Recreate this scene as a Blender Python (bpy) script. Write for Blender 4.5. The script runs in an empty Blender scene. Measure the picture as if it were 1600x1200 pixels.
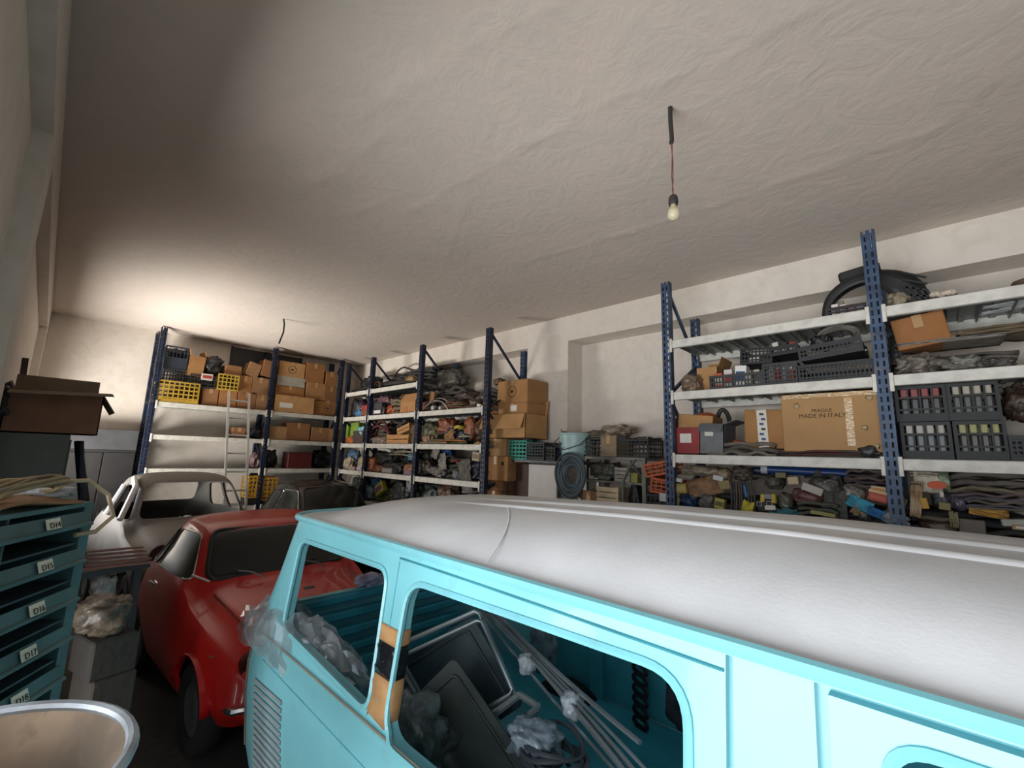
import bpy, bmesh, math, random
import numpy as np
from mathutils import Vector, Matrix, noise as mnoise
from mathutils.bvhtree import BVHTree
scene = bpy.context.scene
COL = scene.collection
EYE = 1.95
# ------------------------------------------------------------ camera
FPX = 687.842
_a, _p, _r = math.radians(46.286), math.radians(9.317), math.radians(1.806)
CF = Vector((math.sin(_a)*math.cos(_p), math.cos(_a)*math.cos(_p), math.sin(_p)))
_R0 = Vector((math.cos(_a), -math.sin(_a), 0)); _U0 = _R0.cross(CF)
CR = _R0*math.cos(_r) + _U0*math.sin(_r)
CU = -_R0*math.sin(_r) + _U0*math.cos(_r)
cam = bpy.data.cameras.new('camera'); cam.sensor_fit = 'HORIZONTAL'; cam.sensor_width = 36
cam.lens = FPX/1600*36; cam.clip_start = .02; cam.clip_end = 100
camo = bpy.data.objects.new('camera', cam); COL.objects.link(camo)
_m = Matrix((CR, CU, -CF)).transposed().to_4x4(); _m.translation = Vector((0, 0, EYE))
camo.matrix_world = _m
scene.camera = camo
# ------------------------------------------------------------ world, daylight, exposure
world = bpy.data.worlds.new('sky'); scene.world = world; world.use_nodes = True
wn = world.node_tree.nodes; wbg = wn['Background']
wbg.inputs[0].default_value = (.75, .85, 1, 1); wbg.inputs[1].default_value = 1.0
def area(name, loc, target, sx, sy, power, color, spread=180):
    l = bpy.data.lights.new(name, 'AREA'); l.shape = 'RECTANGLE'; l.size = sx; l.size_y = sy
    l.energy = power; l.color = color; l.spread = math.radians(spread)
    o = bpy.data.objects.new(name, l); COL.objects.link(o)
    o.location = loc
    d = Vector(target) - Vector(loc)
    o.rotation_euler = d.to_track_quat('-Z', 'Y').to_euler()
    return o
# daylight entering by the big doorway beside the camera and by the far window in the same wall
area('daylight_near_doorway', (-2.3, .8, 1.3), (1.2, .6, 3.1), 4.4, 2.2, 350, (.97, .985, 1.0))
area('daylight_far_window', (-.6, 7.45, 1.3), (1.2, 7.4, 2.9), 1.7, .55, 150, (1.0, .96, .9), 140)
scene.view_settings.view_transform = 'Standard'; scene.view_settings.look = 'None'
scene.view_settings.gamma = 1; scene.view_settings.use_curve_mapping = False
scene.view_settings.exposure = -0.08
# ------------------------------------------------------------ measuring helpers (pixel of the 1600x1200 photo -> place)
def ray(px, py): return CF + CR*((px-800)/FPX) - CU*((py-600)/FPX)
def on_x(px, py, X): d = ray(px, py); return Vector((0, 0, EYE)) + d*(X/d.x)
def on_y(px, py, Y): d = ray(px, py); return Vector((0, 0, EYE)) + d*(Y/d.y)
def on_z(px, py, Z): d = ray(px, py); return Vector((0, 0, EYE)) + d*((Z-EYE)/d.z)
# ------------------------------------------------------------ materials
def S(c):
    if isinstance(c, str):
        c = tuple(int(c[i:i+2], 16)/255 for i in (0, 2, 4))
    return tuple(((v/12.92) if v <= .04045 else ((v+.055)/1.055)**2.4) for v in c) + (1,)
_mats = {}
def M(col, rough=.6, metal=0, var=.12, scale=6, bump=0, bscale=40, coat=0, dust=0, key=None, alpha=1, trans=0, stretch=None, col2=None, wear=0):
    k = key or (col, rough, metal, var, scale, bump, bscale, coat, dust, alpha, trans, stretch, col2, wear)
    if k in _mats: return _mats[k]
    m = bpy.data.materials.new('paint_%d' % len(_mats)); m.use_nodes = True
    nt = m.node_tree; N = nt.nodes; L = nt.links; b = N['Principled BSDF']
    tc = N.new('ShaderNodeTexCoord'); mp = N.new('ShaderNodeMapping'); L.new(tc.outputs['Object'], mp.inputs[0])
    if stretch: mp.inputs['Scale'].default_value = stretch
    nz = N.new('ShaderNodeTexNoise'); nz.inputs['Scale'].default_value = scale; nz.inputs['Detail'].default_value = 5
    L.new(mp.outputs[0], nz.inputs['Vector'])
    c = S(col)
    rp = N.new('ShaderNodeValToRGB'); L.new(nz.outputs[0], rp.inputs[0])
    lo = tuple(max(0, v*(1-var*1.6)) for v in c[:3]) + (1,); hi = tuple(min(1, v*(1+var)) for v in c[:3]) + (1,)
    if col2: lo = S(col2)
    rp.color_ramp.elements[0].position = .35; rp.color_ramp.elements[0].color = lo
    rp.color_ramp.elements[1].position = .65; rp.color_ramp.elements[1].color = hi
    out = rp.outputs[0]
    if dust:
        ge = N.new('ShaderNodeNewGeometry'); sx = N.new('ShaderNodeSeparateXYZ'); L.new(ge.outputs['Normal'], sx.inputs[0])
        mr = N.new('ShaderNodeMapRange'); mr.inputs[1].default_value = .1; mr.inputs[2].default_value = 1; mr.inputs[4].default_value = dust
        L.new(sx.outputs[2], mr.inputs[0])
        mx = N.new('ShaderNodeMixRGB'); mx.inputs[2].default_value = S('8a8278'); L.new(mr.outputs[0], mx.inputs[0]); L.new(out, mx.inputs[1]); out = mx.outputs[0]
    if wear:
        n2 = N.new('ShaderNodeTexNoise'); n2.inputs['Scale'].default_value = 14; n2.inputs['Detail'].default_value = 8; L.new(mp.outputs[0], n2.inputs['Vector'])
        r2 = N.new('ShaderNodeValToRGB'); r2.color_ramp.elements[0].position = .60; r2.color_ramp.elements[1].position = .68
        L.new(n2.outputs[0], r2.inputs[0]); mx = N.new('ShaderNodeMixRGB'); mx.inputs[2].default_value = S('6b5a4a')
        mu = N.new('ShaderNodeMath'); mu.operation = 'MULTIPLY'; mu.inputs[1].default_value = wear; L.new(r2.outputs[0], mu.inputs[0])
        L.new(mu.outputs[0], mx.inputs[0]); L.new(out, mx.inputs[1]); out = mx.outputs[0]
    L.new(out, b.inputs['Base Color'])
    b.inputs['Roughness'].default_value = rough; b.inputs['Metallic'].default_value = metal
    if coat: b.inputs['Coat Weight'].default_value = coat; b.inputs['Coat Roughness'].default_value = .05
    if coat: b.inputs['Specular IOR Level'].default_value = .3
    if trans: b.inputs['Transmission Weight'].default_value = trans; b.inputs['IOR'].default_value = 1.2
    if alpha < 1: b.inputs['Alpha'].default_value = alpha
    if bump:
        bn = N.new('ShaderNodeTexNoise'); bn.inputs['Scale'].default_value = bscale; bn.inputs['Detail'].default_value = 4
        L.new(mp.outputs[0], bn.inputs['Vector'])
        bp = N.new('ShaderNodeBump'); bp.inputs['Strength'].default_value = bump; bp.inputs['Distance'].default_value = .02
        L.new(bn.outputs[0], bp.inputs['Height']); L.new(bp.outputs[0], b.inputs['Normal'])
    _mats[k] = m
    return m
def carton_mat(i=0):
    cs = ['a5794b', '9a6a3e', 'b58a5a', '8d6240', 'a9825a', '96704c']
    return M(cs[i % 6], .85, var=.1, scale=5, bump=.15, bscale=30, key=('carton', i % 6))
# ------------------------------------------------------------ mesh helpers
class MB:
    def __init__(s): s.v = []; s.f = []
    def add(s, vs, fs):
        o = len(s.v); s.v += [tuple(v) for v in vs]; s.f += [tuple(i+o for i in f) for f in fs]; return s
    def box(s, c, d, rot=None, ch=0):
        x, y, z = d[0]/2, d[1]/2, d[2]/2
        if ch <= 0:
            vs = [Vector((a*x, b*y, e*z)) for a in (-1, 1) for b in (-1, 1) for e in (-1, 1)]
            fs = [(0, 1, 3, 2), (4, 6, 7, 5), (0, 4, 5, 1), (2, 3, 7, 6), (0, 2, 6, 4), (1, 5, 7, 3)]
        else:
            vs = []; idx = {}
            for a in (-1, 1):
                for b in (-1, 1):
                    for e in (-1, 1):
                        for k in range(3):
                            q = [a*x, b*y, e*z]
                            for j in range(3):
                                if j != k: q[j] -= (a, b, e)[j]*ch
                            idx[(a, b, e, k)] = len(vs); vs.append(Vector(q))
            fs = []
            for k in range(3):
                i, j = [t for t in range(3) if t != k]
                for sg in (-1, 1):
                    ring = []
                    for (p, q) in ((-1, -1), (1, -1), (1, 1), (-1, 1)):
                        t = [0, 0, 0]; t[k] = sg; t[i] = p; t[j] = q; ring.append(idx[(*t, k)])
                    fs.append(tuple(ring))
            for k in range(3):
                i, j = [t for t in range(3) if t != k]
                for p in (-1, 1):
                    for q in (-1, 1):
                        t1 = [0]*3; t1[k] = -1; t1[i] = p; t1[j] = q; t2 = list(t1); t2[k] = 1
                        fs.append((idx[(*t1, i)], idx[(*t2, i)], idx[(*t2, j)], idx[(*t1, j)]))
            for a in (-1, 1):
                for b in (-1, 1):
                    for e in (-1, 1): fs.append(tuple(idx[(a, b, e, k)] for k in range(3)))
        if rot is not None: vs = [rot @ v for v in vs]
        c = Vector(c)
        return s.add([v+c for v in vs], fs)
    def bar(s, a, b, w, t=None, up=(0, 0, 1)):
        a = Vector(a); b = Vector(b); d = b-a; L = d.length; t = t or w
        y = d.normalized(); u = Vector(up)
        if abs(y.dot(u)) > .98: u = Vector((1, 0, 0))
        x = y.cross(u).normalized(); z = x.cross(y)
        return s.box((a+b)/2, (w, L, t), Matrix((x, y, z)).transposed())
    def tube(s, pts, r, n=8, closed=False, cap=True):
        pts = [Vector(p) for p in pts]; m = len(pts); rs = r if isinstance(r, (list, tuple)) else [r]*m
        base = len(s.v); prev = None
        for i, p in enumerate(pts):
            if closed: t = pts[(i+1) % m]-pts[i-1]
            else: t = pts[min(i+1, m-1)]-pts[max(i-1, 0)]
            t = t.normalized() if t.length > 1e-9 else Vector((0, 0, 1))
            if prev is None: u = Vector((0, 0, 1)) if abs(t.z) < .9 else Vector((1, 0, 0))
            else: u = prev
            x = (u - t*u.dot(t)); x = x.normalized() if x.length > 1e-6 else t.orthogonal().normalized(); y = t.cross(x); prev = x
            for k in range(n):
                a = 2*math.pi*k/n; s.v.append(tuple(p + (x*math.cos(a)+y*math.sin(a))*rs[i]))
        for i in range(m if closed else m-1):
            for k in range(n):
                a = base+i*n+k; b = base+i*n+(k+1) % n; c = base+((i+1) % m)*n+(k+1) % n; d = base+((i+1) % m)*n+k
                s.f.append((a, b, c, d))
        if cap and not closed:
            s.f.append(tuple(base+k for k in range(n))[::-1]); s.f.append(tuple(base+(m-1)*n+k for k in range(n)))
        return s
    def lathe(s, prof, n=24, c=(0, 0, 0), axis='z'):
        base = len(s.v); c = Vector(c)
        for r, z in prof:
            for k in range(n):
                a = 2*math.pi*k/n; q = Vector((r*math.cos(a), r*math.sin(a), z))
                if axis == 'x': q = Vector((q.z, q.x, q.y))
                if axis == 'y': q = Vector((q.x, q.z, q.y))
                s.v.append(tuple(q+c))
        for i in range(len(prof)-1):
            for k in range(n): s.f.append((base+i*n+k, base+i*n+(k+1) % n, base+(i+1)*n+(k+1) % n, base+(i+1)*n+k))
        return s
    def grid(s, fn, nu, nv, cu=False):
        base = len(s.v)
        for i in range(nu+1):
            for j in range(nv+1): s.v.append(tuple(fn(i/nu, j/nv)))
        for i in range(nu):
            for j in range(nv):
                a = base+i*(nv+1)+j; s.f.append((a, a+1, a+nv+2, a+nv+1))
        return s
    def prism(s, poly, fn0, fn1):
        n = len(poly); base = len(s.v)
        s.v += [tuple(fn0(*p)) for p in poly] + [tuple(fn1(*p)) for p in poly]
        s.f.append(tuple(base+i for i in range(n))); s.f.append(tuple(base+n+i for i in range(n))[::-1])
        for i in range(n):
            j = (i+1) % n; s.f.append((base+i, base+n+i, base+n+j, base+j))
        return s
    def mesh(s, name='part', fix=True):
        me = bpy.data.meshes.new(name); me.from_pydata(s.v, [], s.f); me.update()
        if fix:
            bm = bmesh.new(); bm.from_mesh(me); bmesh.ops.recalc_face_normals(bm, faces=bm.faces); bm.to_mesh(me); bm.free()
        return me
    def build(s, name, mat, parent=None, smooth=False, thick=0, fix=True):
        return link(name, s.mesh(name, fix), mat, parent, smooth, thick)
def link(name, me, mat, parent=None, smooth=False, thick=0):
    o = bpy.data.objects.new(name, me); COL.objects.link(o)
    if mat is not None and not me.materials: me.materials.append(mat)
    if smooth:
        me.polygons.foreach_set('use_smooth', [True]*len(me.polygons))
        if smooth != 'all': me.set_sharp_from_angle(angle=math.radians(38 if smooth is True else smooth))
    if thick:
        md = o.modifiers.new('thickness', 'SOLIDIFY'); md.thickness = thick; md.offset = 0
    if parent is not None: o.parent = parent
    return o
def tag(o, label, cat, group=None, kind=None):
    if label: o['label'] = label
    if cat: o['category'] = cat
    if group: o['group'] = group
    if kind: o['kind'] = kind
    return o
def thing(name, label, cat, loc=(0, 0, 0), rz=0, group=None, rot=None):
    o = bpy.data.objects.new(name, None); COL.objects.link(o); o.empty_display_size = .1
    o.location = loc; o.rotation_euler = rot if rot else (0, 0, rz)
    return tag(o, label, cat, group)
def struct(name, mb, mat, parent=None, smooth=False):
    o = mb.build(name, mat, parent, smooth); o['kind'] = 'structure'; return o
def baked(o, mods):
    """evaluate an object's modifiers into a plain mesh"""
    bpy.context.view_layer.update()
    dg = bpy.context.evaluated_depsgraph_get()
    me = bpy.data.meshes.new_from_object(o.evaluated_get(dg)); return me
def boolean(me, cuts, op='DIFFERENCE', thick=0, off=-1):
    """me: mesh; cuts: list of meshes; optional solidify first"""
    o = bpy.data.objects.new('tmp', me); COL.objects.link(o); tmp = [o]
    if thick:
        md = o.modifiers.new('s', 'SOLIDIFY'); md.thickness = thick; md.offset = off; md.use_even_offset = True
    r = baked(o, None)
    bpy.data.objects.remove(o); n0 = len(r.polygons)
    for c in cuts:
        co = bpy.data.objects.new('cut', c); COL.objects.link(co)
        for solver, flags in (('EXACT', ()), ('EXACT', ('use_self',)), ('EXACT', ('use_self', 'use_hole_tolerant')), ('FAST', ())):
            o = bpy.data.objects.new('tmp', r); COL.objects.link(o)
            md = o.modifiers.new('b', 'BOOLEAN'); md.operation = op; md.object = co; md.solver = solver
            for f in flags: setattr(md, f, True)
            q = baked(o, None); bpy.data.objects.remove(o)
            if len(q.polygons) > (n0*.4 if op == 'DIFFERENCE' else 2): break
            print('BOOLEAN retry', solver, flags, n0, len(q.polygons))
        r = q
        bpy.data.objects.remove(co)
    return r
def rrect(x0, x1, y0, y1, r, n=6):
    pts = []
    for cx, cy, a0 in ((x1-r, y1-r, 0), (x0+r, y1-r, 90), (x0+r, y0+r, 180), (x1-r, y0+r, 270)):
        for k in range(n+1):
            a = math.radians(a0+90*k/n); pts.append((cx+r*math.cos(a), cy+r*math.sin(a)))
    return pts
def rpoly(poly, r, n=5):
    out = []; m = len(poly)
    for i in range(m):
        p = Vector(poly[i]).to_2d(); a = (Vector(poly[i-1]).to_2d()-p); b = (Vector(poly[(i+1) % m]).to_2d()-p)
        ra = min(r, a.length*.45, b.length*.45); a = p+a.normalized()*ra; b = p+b.normalized()*ra
        for k in range(n+1):
            t = k/n; out.append(tuple(a*(1-t)**2+p*2*t*(1-t)+b*t*t))
    return out
def copy_tree(o, parent=None):
    c = o.copy(); COL.objects.link(c)
    if parent is not None: c.parent = parent
    for ch in [x for x in bpy.data.objects if x.parent == o]: copy_tree(ch, c)
    return c
def rnoise(p, s=1.0, seed=0): return mnoise.noise(Vector((p[0]*s+seed*7.3, p[1]*s-seed*3.1, p[2]*s+seed*1.7)))
# ------------------------------------------------------------ the room
XW, XI, YB, ZC, ZB, XL, XLI = 4.493, 4.811, 9.023, 3.785, 3.45, -.175, -.25
YF0 = -4.2
def plaster(name, c1, c2, c3, bump, seed, fine=18):
    m = bpy.data.materials.new(name); m.use_nodes = True; nt = m.node_tree; N = nt.nodes; L = nt.links; b = N['Principled BSDF']
    tc = N.new('ShaderNodeTexCoord'); mp = N.new('ShaderNodeMapping'); mp.inputs['Location'].default_value = (seed, seed*.7, 0); L.new(tc.outputs['Object'], mp.inputs[0])
    n1 = N.new('ShaderNodeTexNoise'); n1.inputs['Scale'].default_value = .9; n1.inputs['Detail'].default_value = 6; n1.inputs['Distortion'].default_value = .8
    n2 = N.new('ShaderNodeTexNoise'); n2.inputs['Scale'].default_value = 5; n2.inputs['Detail'].default_value = 8; n2.inputs['Distortion'].default_value = 1.5
    n3 = N.new('ShaderNodeTexNoise'); n3.inputs['Scale'].default_value = fine; n3.inputs['Detail'].default_value = 8; n3.inputs['Roughness'].default_value = .65
    for n in (n1, n2, n3): L.new(mp.outputs[0], n.inputs['Vector'])
    r = N.new('ShaderNodeValToRGB'); L.new(n1.outputs[0], r.inputs[0])
    r.color_ramp.elements[0].position = .38; r.color_ramp.elements[0].color = S(c1); r.color_ramp.elements[1].position = .62; r.color_ramp.elements[1].color = S(c2)
    r2 = N.new('ShaderNodeValToRGB'); L.new(n2.outputs[0], r2.inputs[0]); r2.color_ramp.elements[0].position = .42; r2.color_ramp.elements[1].position = .7
    mx = N.new('ShaderNodeMixRGB'); mx.inputs[2].default_value = S(c3); mu = N.new('ShaderNodeMath'); mu.operation = 'MULTIPLY'; mu.inputs[1].default_value = .55
    L.new(r2.outputs[0], mu.inputs[0]); L.new(mu.outputs[0], mx.inputs[0]); L.new(r.outputs[0], mx.inputs[1]); L.new(mx.outputs[0], b.inputs['Base Color'])
    b.inputs['Roughness'].default_value = .92; b.inputs['Specular IOR Level'].default_value = .2
    ad = N.new('ShaderNodeMath'); ad.operation = 'MULTIPLY_ADD'; ad.inputs[1].default_value = .35; L.new(n3.outputs[0], ad.inputs[0]); L.new(n2.outputs[0], ad.inputs[2])
    bp = N.new('ShaderNodeBump'); bp.inputs['Strength'].default_value = bump; bp.inputs['Distance'].default_value = .03; L.new(ad.outputs[0], bp.inputs['Height']); L.new(bp.outputs[0], b.inputs['Normal'])
    return m
PL_CEIL = plaster('ceiling_plaster', 'cbc0b6', 'd0c2b7', 'c2beb3', .21, 3)
PL_WALL = plaster('wall_plaster', 'e2dad0', 'dcd3c8', 'd0c7bb', .15, 11)
CONC = plaster('floor_concrete', '4a4845', '555250', '3c3a38', .15, 5)
# floor
struct('floor', MB().box((2.2, 2.4, -.05), (5.6, 13.6, .1)), CONC)
struct('ground_outside', MB().box((-6.4, 2.4, -.06), (11.6, 20, .1)), plaster('ground_gravel', '9a948a', 'aaa398', '8d877d', .3, 2))
# ceiling: real sheet of uneven plaster with the trowel ridges seen in the photo
def ceiling():
    seams = [[(560, 190), (625, 142), (700, 92), (790, 40), (870, 3)], [(640, 330), (760, 262), (860, 205), (960, 152), (1060, 118), (1140, 85), (1260, 15)],
             [(830, 405), (905, 385), (1040, 345), (1180, 300), (1340, 245), (1490, 190), (1540, 130), (1562, 15)],
             [(224, 93), (299, 154), (397, 196), (490, 229), (498, 285), (610, 380), (740, 440), (860, 500)], [(498, 285), (600, 210), (640, 180)],
             [(300, 250), (370, 285), (400, 283), (398, 222)], [(330, 520), (520, 540)], [(150, 495), (215, 470), (235, 380)], [(560, 330), (640, 300), (720, 320), (700, 400)]]
    nx, ny = 200, 440
    xs = np.linspace(XL, XW, nx+1); ys = np.linspace(YF0, YB, ny+1); X, Y = np.meshgrid(xs, ys, indexing='ij')
    Z = np.zeros_like(X)
    rng = np.random.RandomState(4)
    for k in range(26):
        a = rng.rand()*math.pi; f = 1+rng.rand()*5; Z += .0022/ (f**.6) * np.sin((X*math.cos(a)+Y*math.sin(a))*f+rng.rand()*6)
    wob = .03*np.sin(X*9+Y*5)+.02*np.sin(X*23-Y*17)
    for s in seams:
        P = [on_z(*p, ZC) for p in s]; D = np.full_like(X, 9.)
        for a, b in zip(P, P[1:]):
            dx, dy = b.x-a.x, b.y-a.y; t = np.clip(((X-a.x)*dx+(Y-a.y)*dy)/(dx*dx+dy*dy+1e-9), 0, 1)
            D = np.minimum(D, np.hypot(X-a.x-t*dx, Y-a.y-t*dy))
        D = np.abs(D+wob*.6)
        Z -= (.0035*np.exp(-(D/.03)**2)+.003*np.exp(-(D/.14)**2))*(.8+.2*np.sin(X*13+Y*11))
    Z = Z*np.clip((X-XL)*8, 0, 1)*np.clip((XW-X)*8, 0, 1)
    vs = np.stack([X, Y, Z+ZC], -1).reshape(-1, 3)
    i, j = np.meshgrid(np.arange(nx), np.arange(ny), indexing='ij'); a = i*(ny+1)+j
    fs = np.stack([a, a+1, a+ny+2, a+ny+1], -1).reshape(-1, 4)
    me = bpy.data.meshes.new('ceiling'); me.from_pydata(vs.tolist(), [], fs.tolist()); me.update()
    o = link('ceiling', me, PL_CEIL, None, 'all'); o['kind'] = 'structure'
    o2 = struct('ceiling_slab', MB().box((2.2, 2.4, ZC+.12), (5.6, 13.6, .2)), PL_CEIL)
ceiling()
# right wall: beam, pillars and recessed infill
struct('wall_right', MB().box((XI+.1, 2.4, 1.725), (.2, 13.6, 3.45)), PL_WALL)
mb = MB().box(((XW+XI)/2+.1, 2.4, (ZB+ZC)/2+.03), (XI-XW+.2, 13.4, ZC-ZB+.06))
struct('trim_1', mb, PL_WALL)
for i, (a, b) in enumerate(((3.314, 4.013), (8.5, 9.02), (-1.75, -1.1))):
    struct('trim_%d' % (i+2), MB().box(((XW+XI)/2+.01, (a+b)/2, ZB/2), (XI-XW+.02, b-a, ZB-.001)), PL_WALL)
# back and front wall
struct('wall_back', MB().box((2.2, YB+.1, 1.9), (5.6, .2, 3.9)), PL_WALL)
struct('wall_front', MB().box((2.2, YF0-.1, 1.9), (5.6, .2, 3.9)), PL_WALL)
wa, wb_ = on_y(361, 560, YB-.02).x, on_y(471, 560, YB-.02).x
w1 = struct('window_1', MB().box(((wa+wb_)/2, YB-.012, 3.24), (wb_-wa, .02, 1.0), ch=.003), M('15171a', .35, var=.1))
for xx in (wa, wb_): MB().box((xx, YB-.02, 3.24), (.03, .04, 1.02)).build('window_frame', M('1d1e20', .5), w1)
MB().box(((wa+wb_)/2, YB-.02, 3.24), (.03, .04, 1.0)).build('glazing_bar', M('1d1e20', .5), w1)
# left wall with the near and the far doorway, its beam and columns
mb = MB()
for y0, y1, z0, z1 in ((YF0, -1.3, 0, ZC), (-1.3, 2.35, 2.8, ZC), (2.35, 6.45, 0, ZC), (6.45, 8.4, 2.15, ZC), (6.45, 8.4, 0, 1.0), (8.4, YB, 0, ZC)):
    mb.box((XLI-.12, (y0+y1)/2, (z0+z1)/2), (.24, y1-y0, z1-z0))
struct('wall_left', mb, PL_WALL)
struct('trim_5', MB().box(((XL+XLI)/2, 2.4, (ZB+ZC)/2), (XL-XLI, 13.2, ZC-ZB)), PL_WALL)
for i, (a, b) in enumerate(((3.03, 3.4), (8.4, 8.75), (-1.7, -1.3))):
    struct('trim_%d' % (i+6), MB().box(((XL+XLI)/2, (a+b)/2, ZB/2), (XL-XLI, b-a, ZB)), PL_WALL)
# ------------------------------------------------------------ racks
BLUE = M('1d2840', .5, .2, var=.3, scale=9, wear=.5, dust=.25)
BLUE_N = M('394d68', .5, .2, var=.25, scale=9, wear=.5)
BEAMW = M('cfcdc4', .5, .1, var=.1, scale=14, wear=.18, bump=.05)
DECK = M('8e918e', .45, .5, var=.2, scale=8)
_rm = {}
def post_mesh(H):
    k = ('post', round(H, 2))
    if k in _rm: return _rm[k]
    mb = MB(); w, d, t = .078, .06, .005
    for x in (-w/2+.008, 0, w/2-.008): mb.box((x, 0, H/2), (.016 if x else .022, t, H))
    for i in range(int(H/.06)):
        z = .03+i*.06
        for x in (-.0195, .0195): mb.box((x, 0, z), (.023, t, .024))
    for s in (-1, 1):
        mb.box((s*(w/2-t/2), d/2, H/2), (t, d, H)); mb.box((s*(w/2-.012), d, H/2), (.024, t, H))
    _rm[k] = mb.mesh('post'); return _rm[k]
def rack(name, label, loc, rz, posts, depth, H, Hr, shelves, mat, deck_at=None, skip=()):
    root = thing(name, label, 'rack', loc, rz)
    pm, pr = post_mesh(H), post_mesh(Hr)
    for x in posts:
        o = link('post', pm, mat, root); o.location = (x, 0, 0)
        o = link('post', pr, mat, root); o.location = (x, depth, 0)
        # zigzag braces of the side frame
        zs = [H-.03]; side = 0; mb = None
        while zs[-1] > .6: zs.append(zs[-1]-(.62 if len(zs) % 2 else .42))
        for i in range(len(zs)-1):
            a = (x, .02 if i % 2 == 0 else depth+.02, zs[i]); b = (x, depth+.02 if i % 2 == 0 else .02, zs[i+1])
            if i % 2 == 1: a = (x, depth+.02, zs[i]-.04); b = (x, .02, zs[i+1])
            a = (a[0], a[1], min(a[2], Hr if a[1] > .1 else H))
            MB().bar(a, b, .03, .022, up=(1, 0, 0)).build('brace', mat, root)
    L0, L1 = posts[0], posts[-1]
    key = ('panel', round(depth, 2))
    if key not in _rm:
        p = MB().box((0, depth/2+.03, .012), (.14, depth-.02, .004))
        for s in (-1, 1): p.box((s*.069, depth/2+.03, -.004), (.003, depth-.02, .034))
        p.box((0, depth/2+.03, .004), (.03, depth-.02, .014))
        _rm[key] = p.mesh('shelf_panel')
    for si, z in enumerate(shelves):
        for bi, (a, b) in enumerate(zip(posts, posts[1:])):
            if (si, bi) in skip: continue
            w = b-a-.078; k2 = ('beam', round(w, 3))
            if k2 not in _rm:
                q = MB().box((0, 0, 0), (w, .04, .072), ch=.004); _rm[k2] = q.mesh('beam')
            for yy in (.018, depth+.03):
                o = link('beam', _rm[k2], BEAMW, root); o.location = ((a+b)/2, yy, z)
            n = max(1, round(w/.15)); pw = w/n
            for i in range(n):
                o = link('shelf_panel', _rm[key], DECK, root); o.location = (a+.039+pw*(i+.5), 0, z+.025); o.scale = (pw/.143, 1, 1)
            for xx, s in ((a, 1), (b, -1)):
                if 'conn' not in _rm:
                    _rm['conn'] = MB().box((0, 0, 0), (.024, .012, .125), ch=.003).mesh('bracket')
                o = link('bracket', _rm['conn'], BEAMW, root); o.location = (xx+s*.044, -.008, z-.012)
    return root
NS = (2.998, 2.523, 1.974, 1.42)       # shelf heights of the near right rack
FS = (2.99, 2.529, 2.049, 1.581, 1.1)  # far right rack
BS = (2.574, 2.072, 1.567, .95)        # back rack
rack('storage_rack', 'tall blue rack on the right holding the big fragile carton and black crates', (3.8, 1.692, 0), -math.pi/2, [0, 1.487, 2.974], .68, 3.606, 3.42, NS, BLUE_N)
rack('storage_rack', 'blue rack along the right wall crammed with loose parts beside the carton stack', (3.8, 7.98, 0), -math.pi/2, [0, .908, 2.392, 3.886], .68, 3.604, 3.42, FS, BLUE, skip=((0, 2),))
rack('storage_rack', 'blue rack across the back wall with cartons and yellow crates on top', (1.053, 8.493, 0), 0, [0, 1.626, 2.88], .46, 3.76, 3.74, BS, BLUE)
# ------------------------------------------------------------ the turquoise van
TEAL = M('7ec3cc', .3, 0, var=.05, scale=3, coat=.25, wear=.09)
TEAL_IN = M('429cac', .4, 0, var=.15, scale=4)
ROOFW = M('e4e6e8', .34, 0, var=.07, scale=2.5, coat=.15, bump=.03, bscale=90)
XC = 1.744
def ring(z, w, y0, y1, r=.15, n=7):
    return [(x+XC, y, z) for x, y in rrect(-w, w, y0, y1, r, n)]
def loft(rings):
    mb = MB(); n = len(rings[0])
    for r in rings: mb.v += r
    for i in range(len(rings)-1):
        for k in range(n): mb.f.append((i*n+k, i*n+(k+1) % n, (i+1)*n+(k+1) % n, (i+1)*n+k))
    return mb
van = thing('van', 'turquoise van body with pale grey roof and empty window openings', 'van', (XC, .4, 0))
def vp(o):  # parent keeping world placement
    o.parent = van; o.matrix_parent_inverse = Matrix.Translation((-XC, -.4, 0)); return o
prof = [(.30, .79, 2.78), (.45, .815, 2.84), (.70, .832, 2.87), (.845, .834, 2.875), (.86, .831, 2.872), (.955, .826, 2.86), (.99, .836, 2.86), (1.005, .838, 2.86), (1.02, .818, 2.825), (1.06, .812, 2.80), (1.3, .783, 2.70), (1.5, .761, 2.63), (1.565, .753, 2.61), (1.60, .745, 2.60)]
hull = loft([ring(z, w, -1.85+.1*(z-.3), y1) for z, w, y1 in prof]).mesh('van')
def cut_x(poly, x0, x1): return MB().prism(poly, lambda a, b: (x0, a, b), lambda a, b: (x1, a, b)).mesh('c')
def cut_y(poly, y0, y1): return MB().prism(poly, lambda a, b: (a, y0, b), lambda a, b: (a, y1, b)).mesh('c')
W_REAR = rpoly([(1.545, 1.03), (2.40, 1.085), (2.40, 1.495), (1.565, 1.505)], .07)
W_BIG = rpoly([(.40, 1.005), (1.435, 1.005), (1.425, 1.495), (.41, 1.512)], .1, 7)
W_DOOR = rpoly([(-1.0, 1.02), (.085, 1.02), (.10, 1.525), (-.8, 1.53)], .07, 7)
cuts = [cut_x(p, .5, 3) for p in (W_REAR, W_BIG, W_DOOR)]
cuts.append(cut_y(rrect(XC-.655, XC+.655, 1.085, 1.52, .06), 2.2, 3))
cuts.append(cut_y(rrect(XC-.62, XC+.62, 1.05, 1.50, .1), -2.5, -1.3))
body = boolean(hull, cuts, thick=.04)
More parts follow.
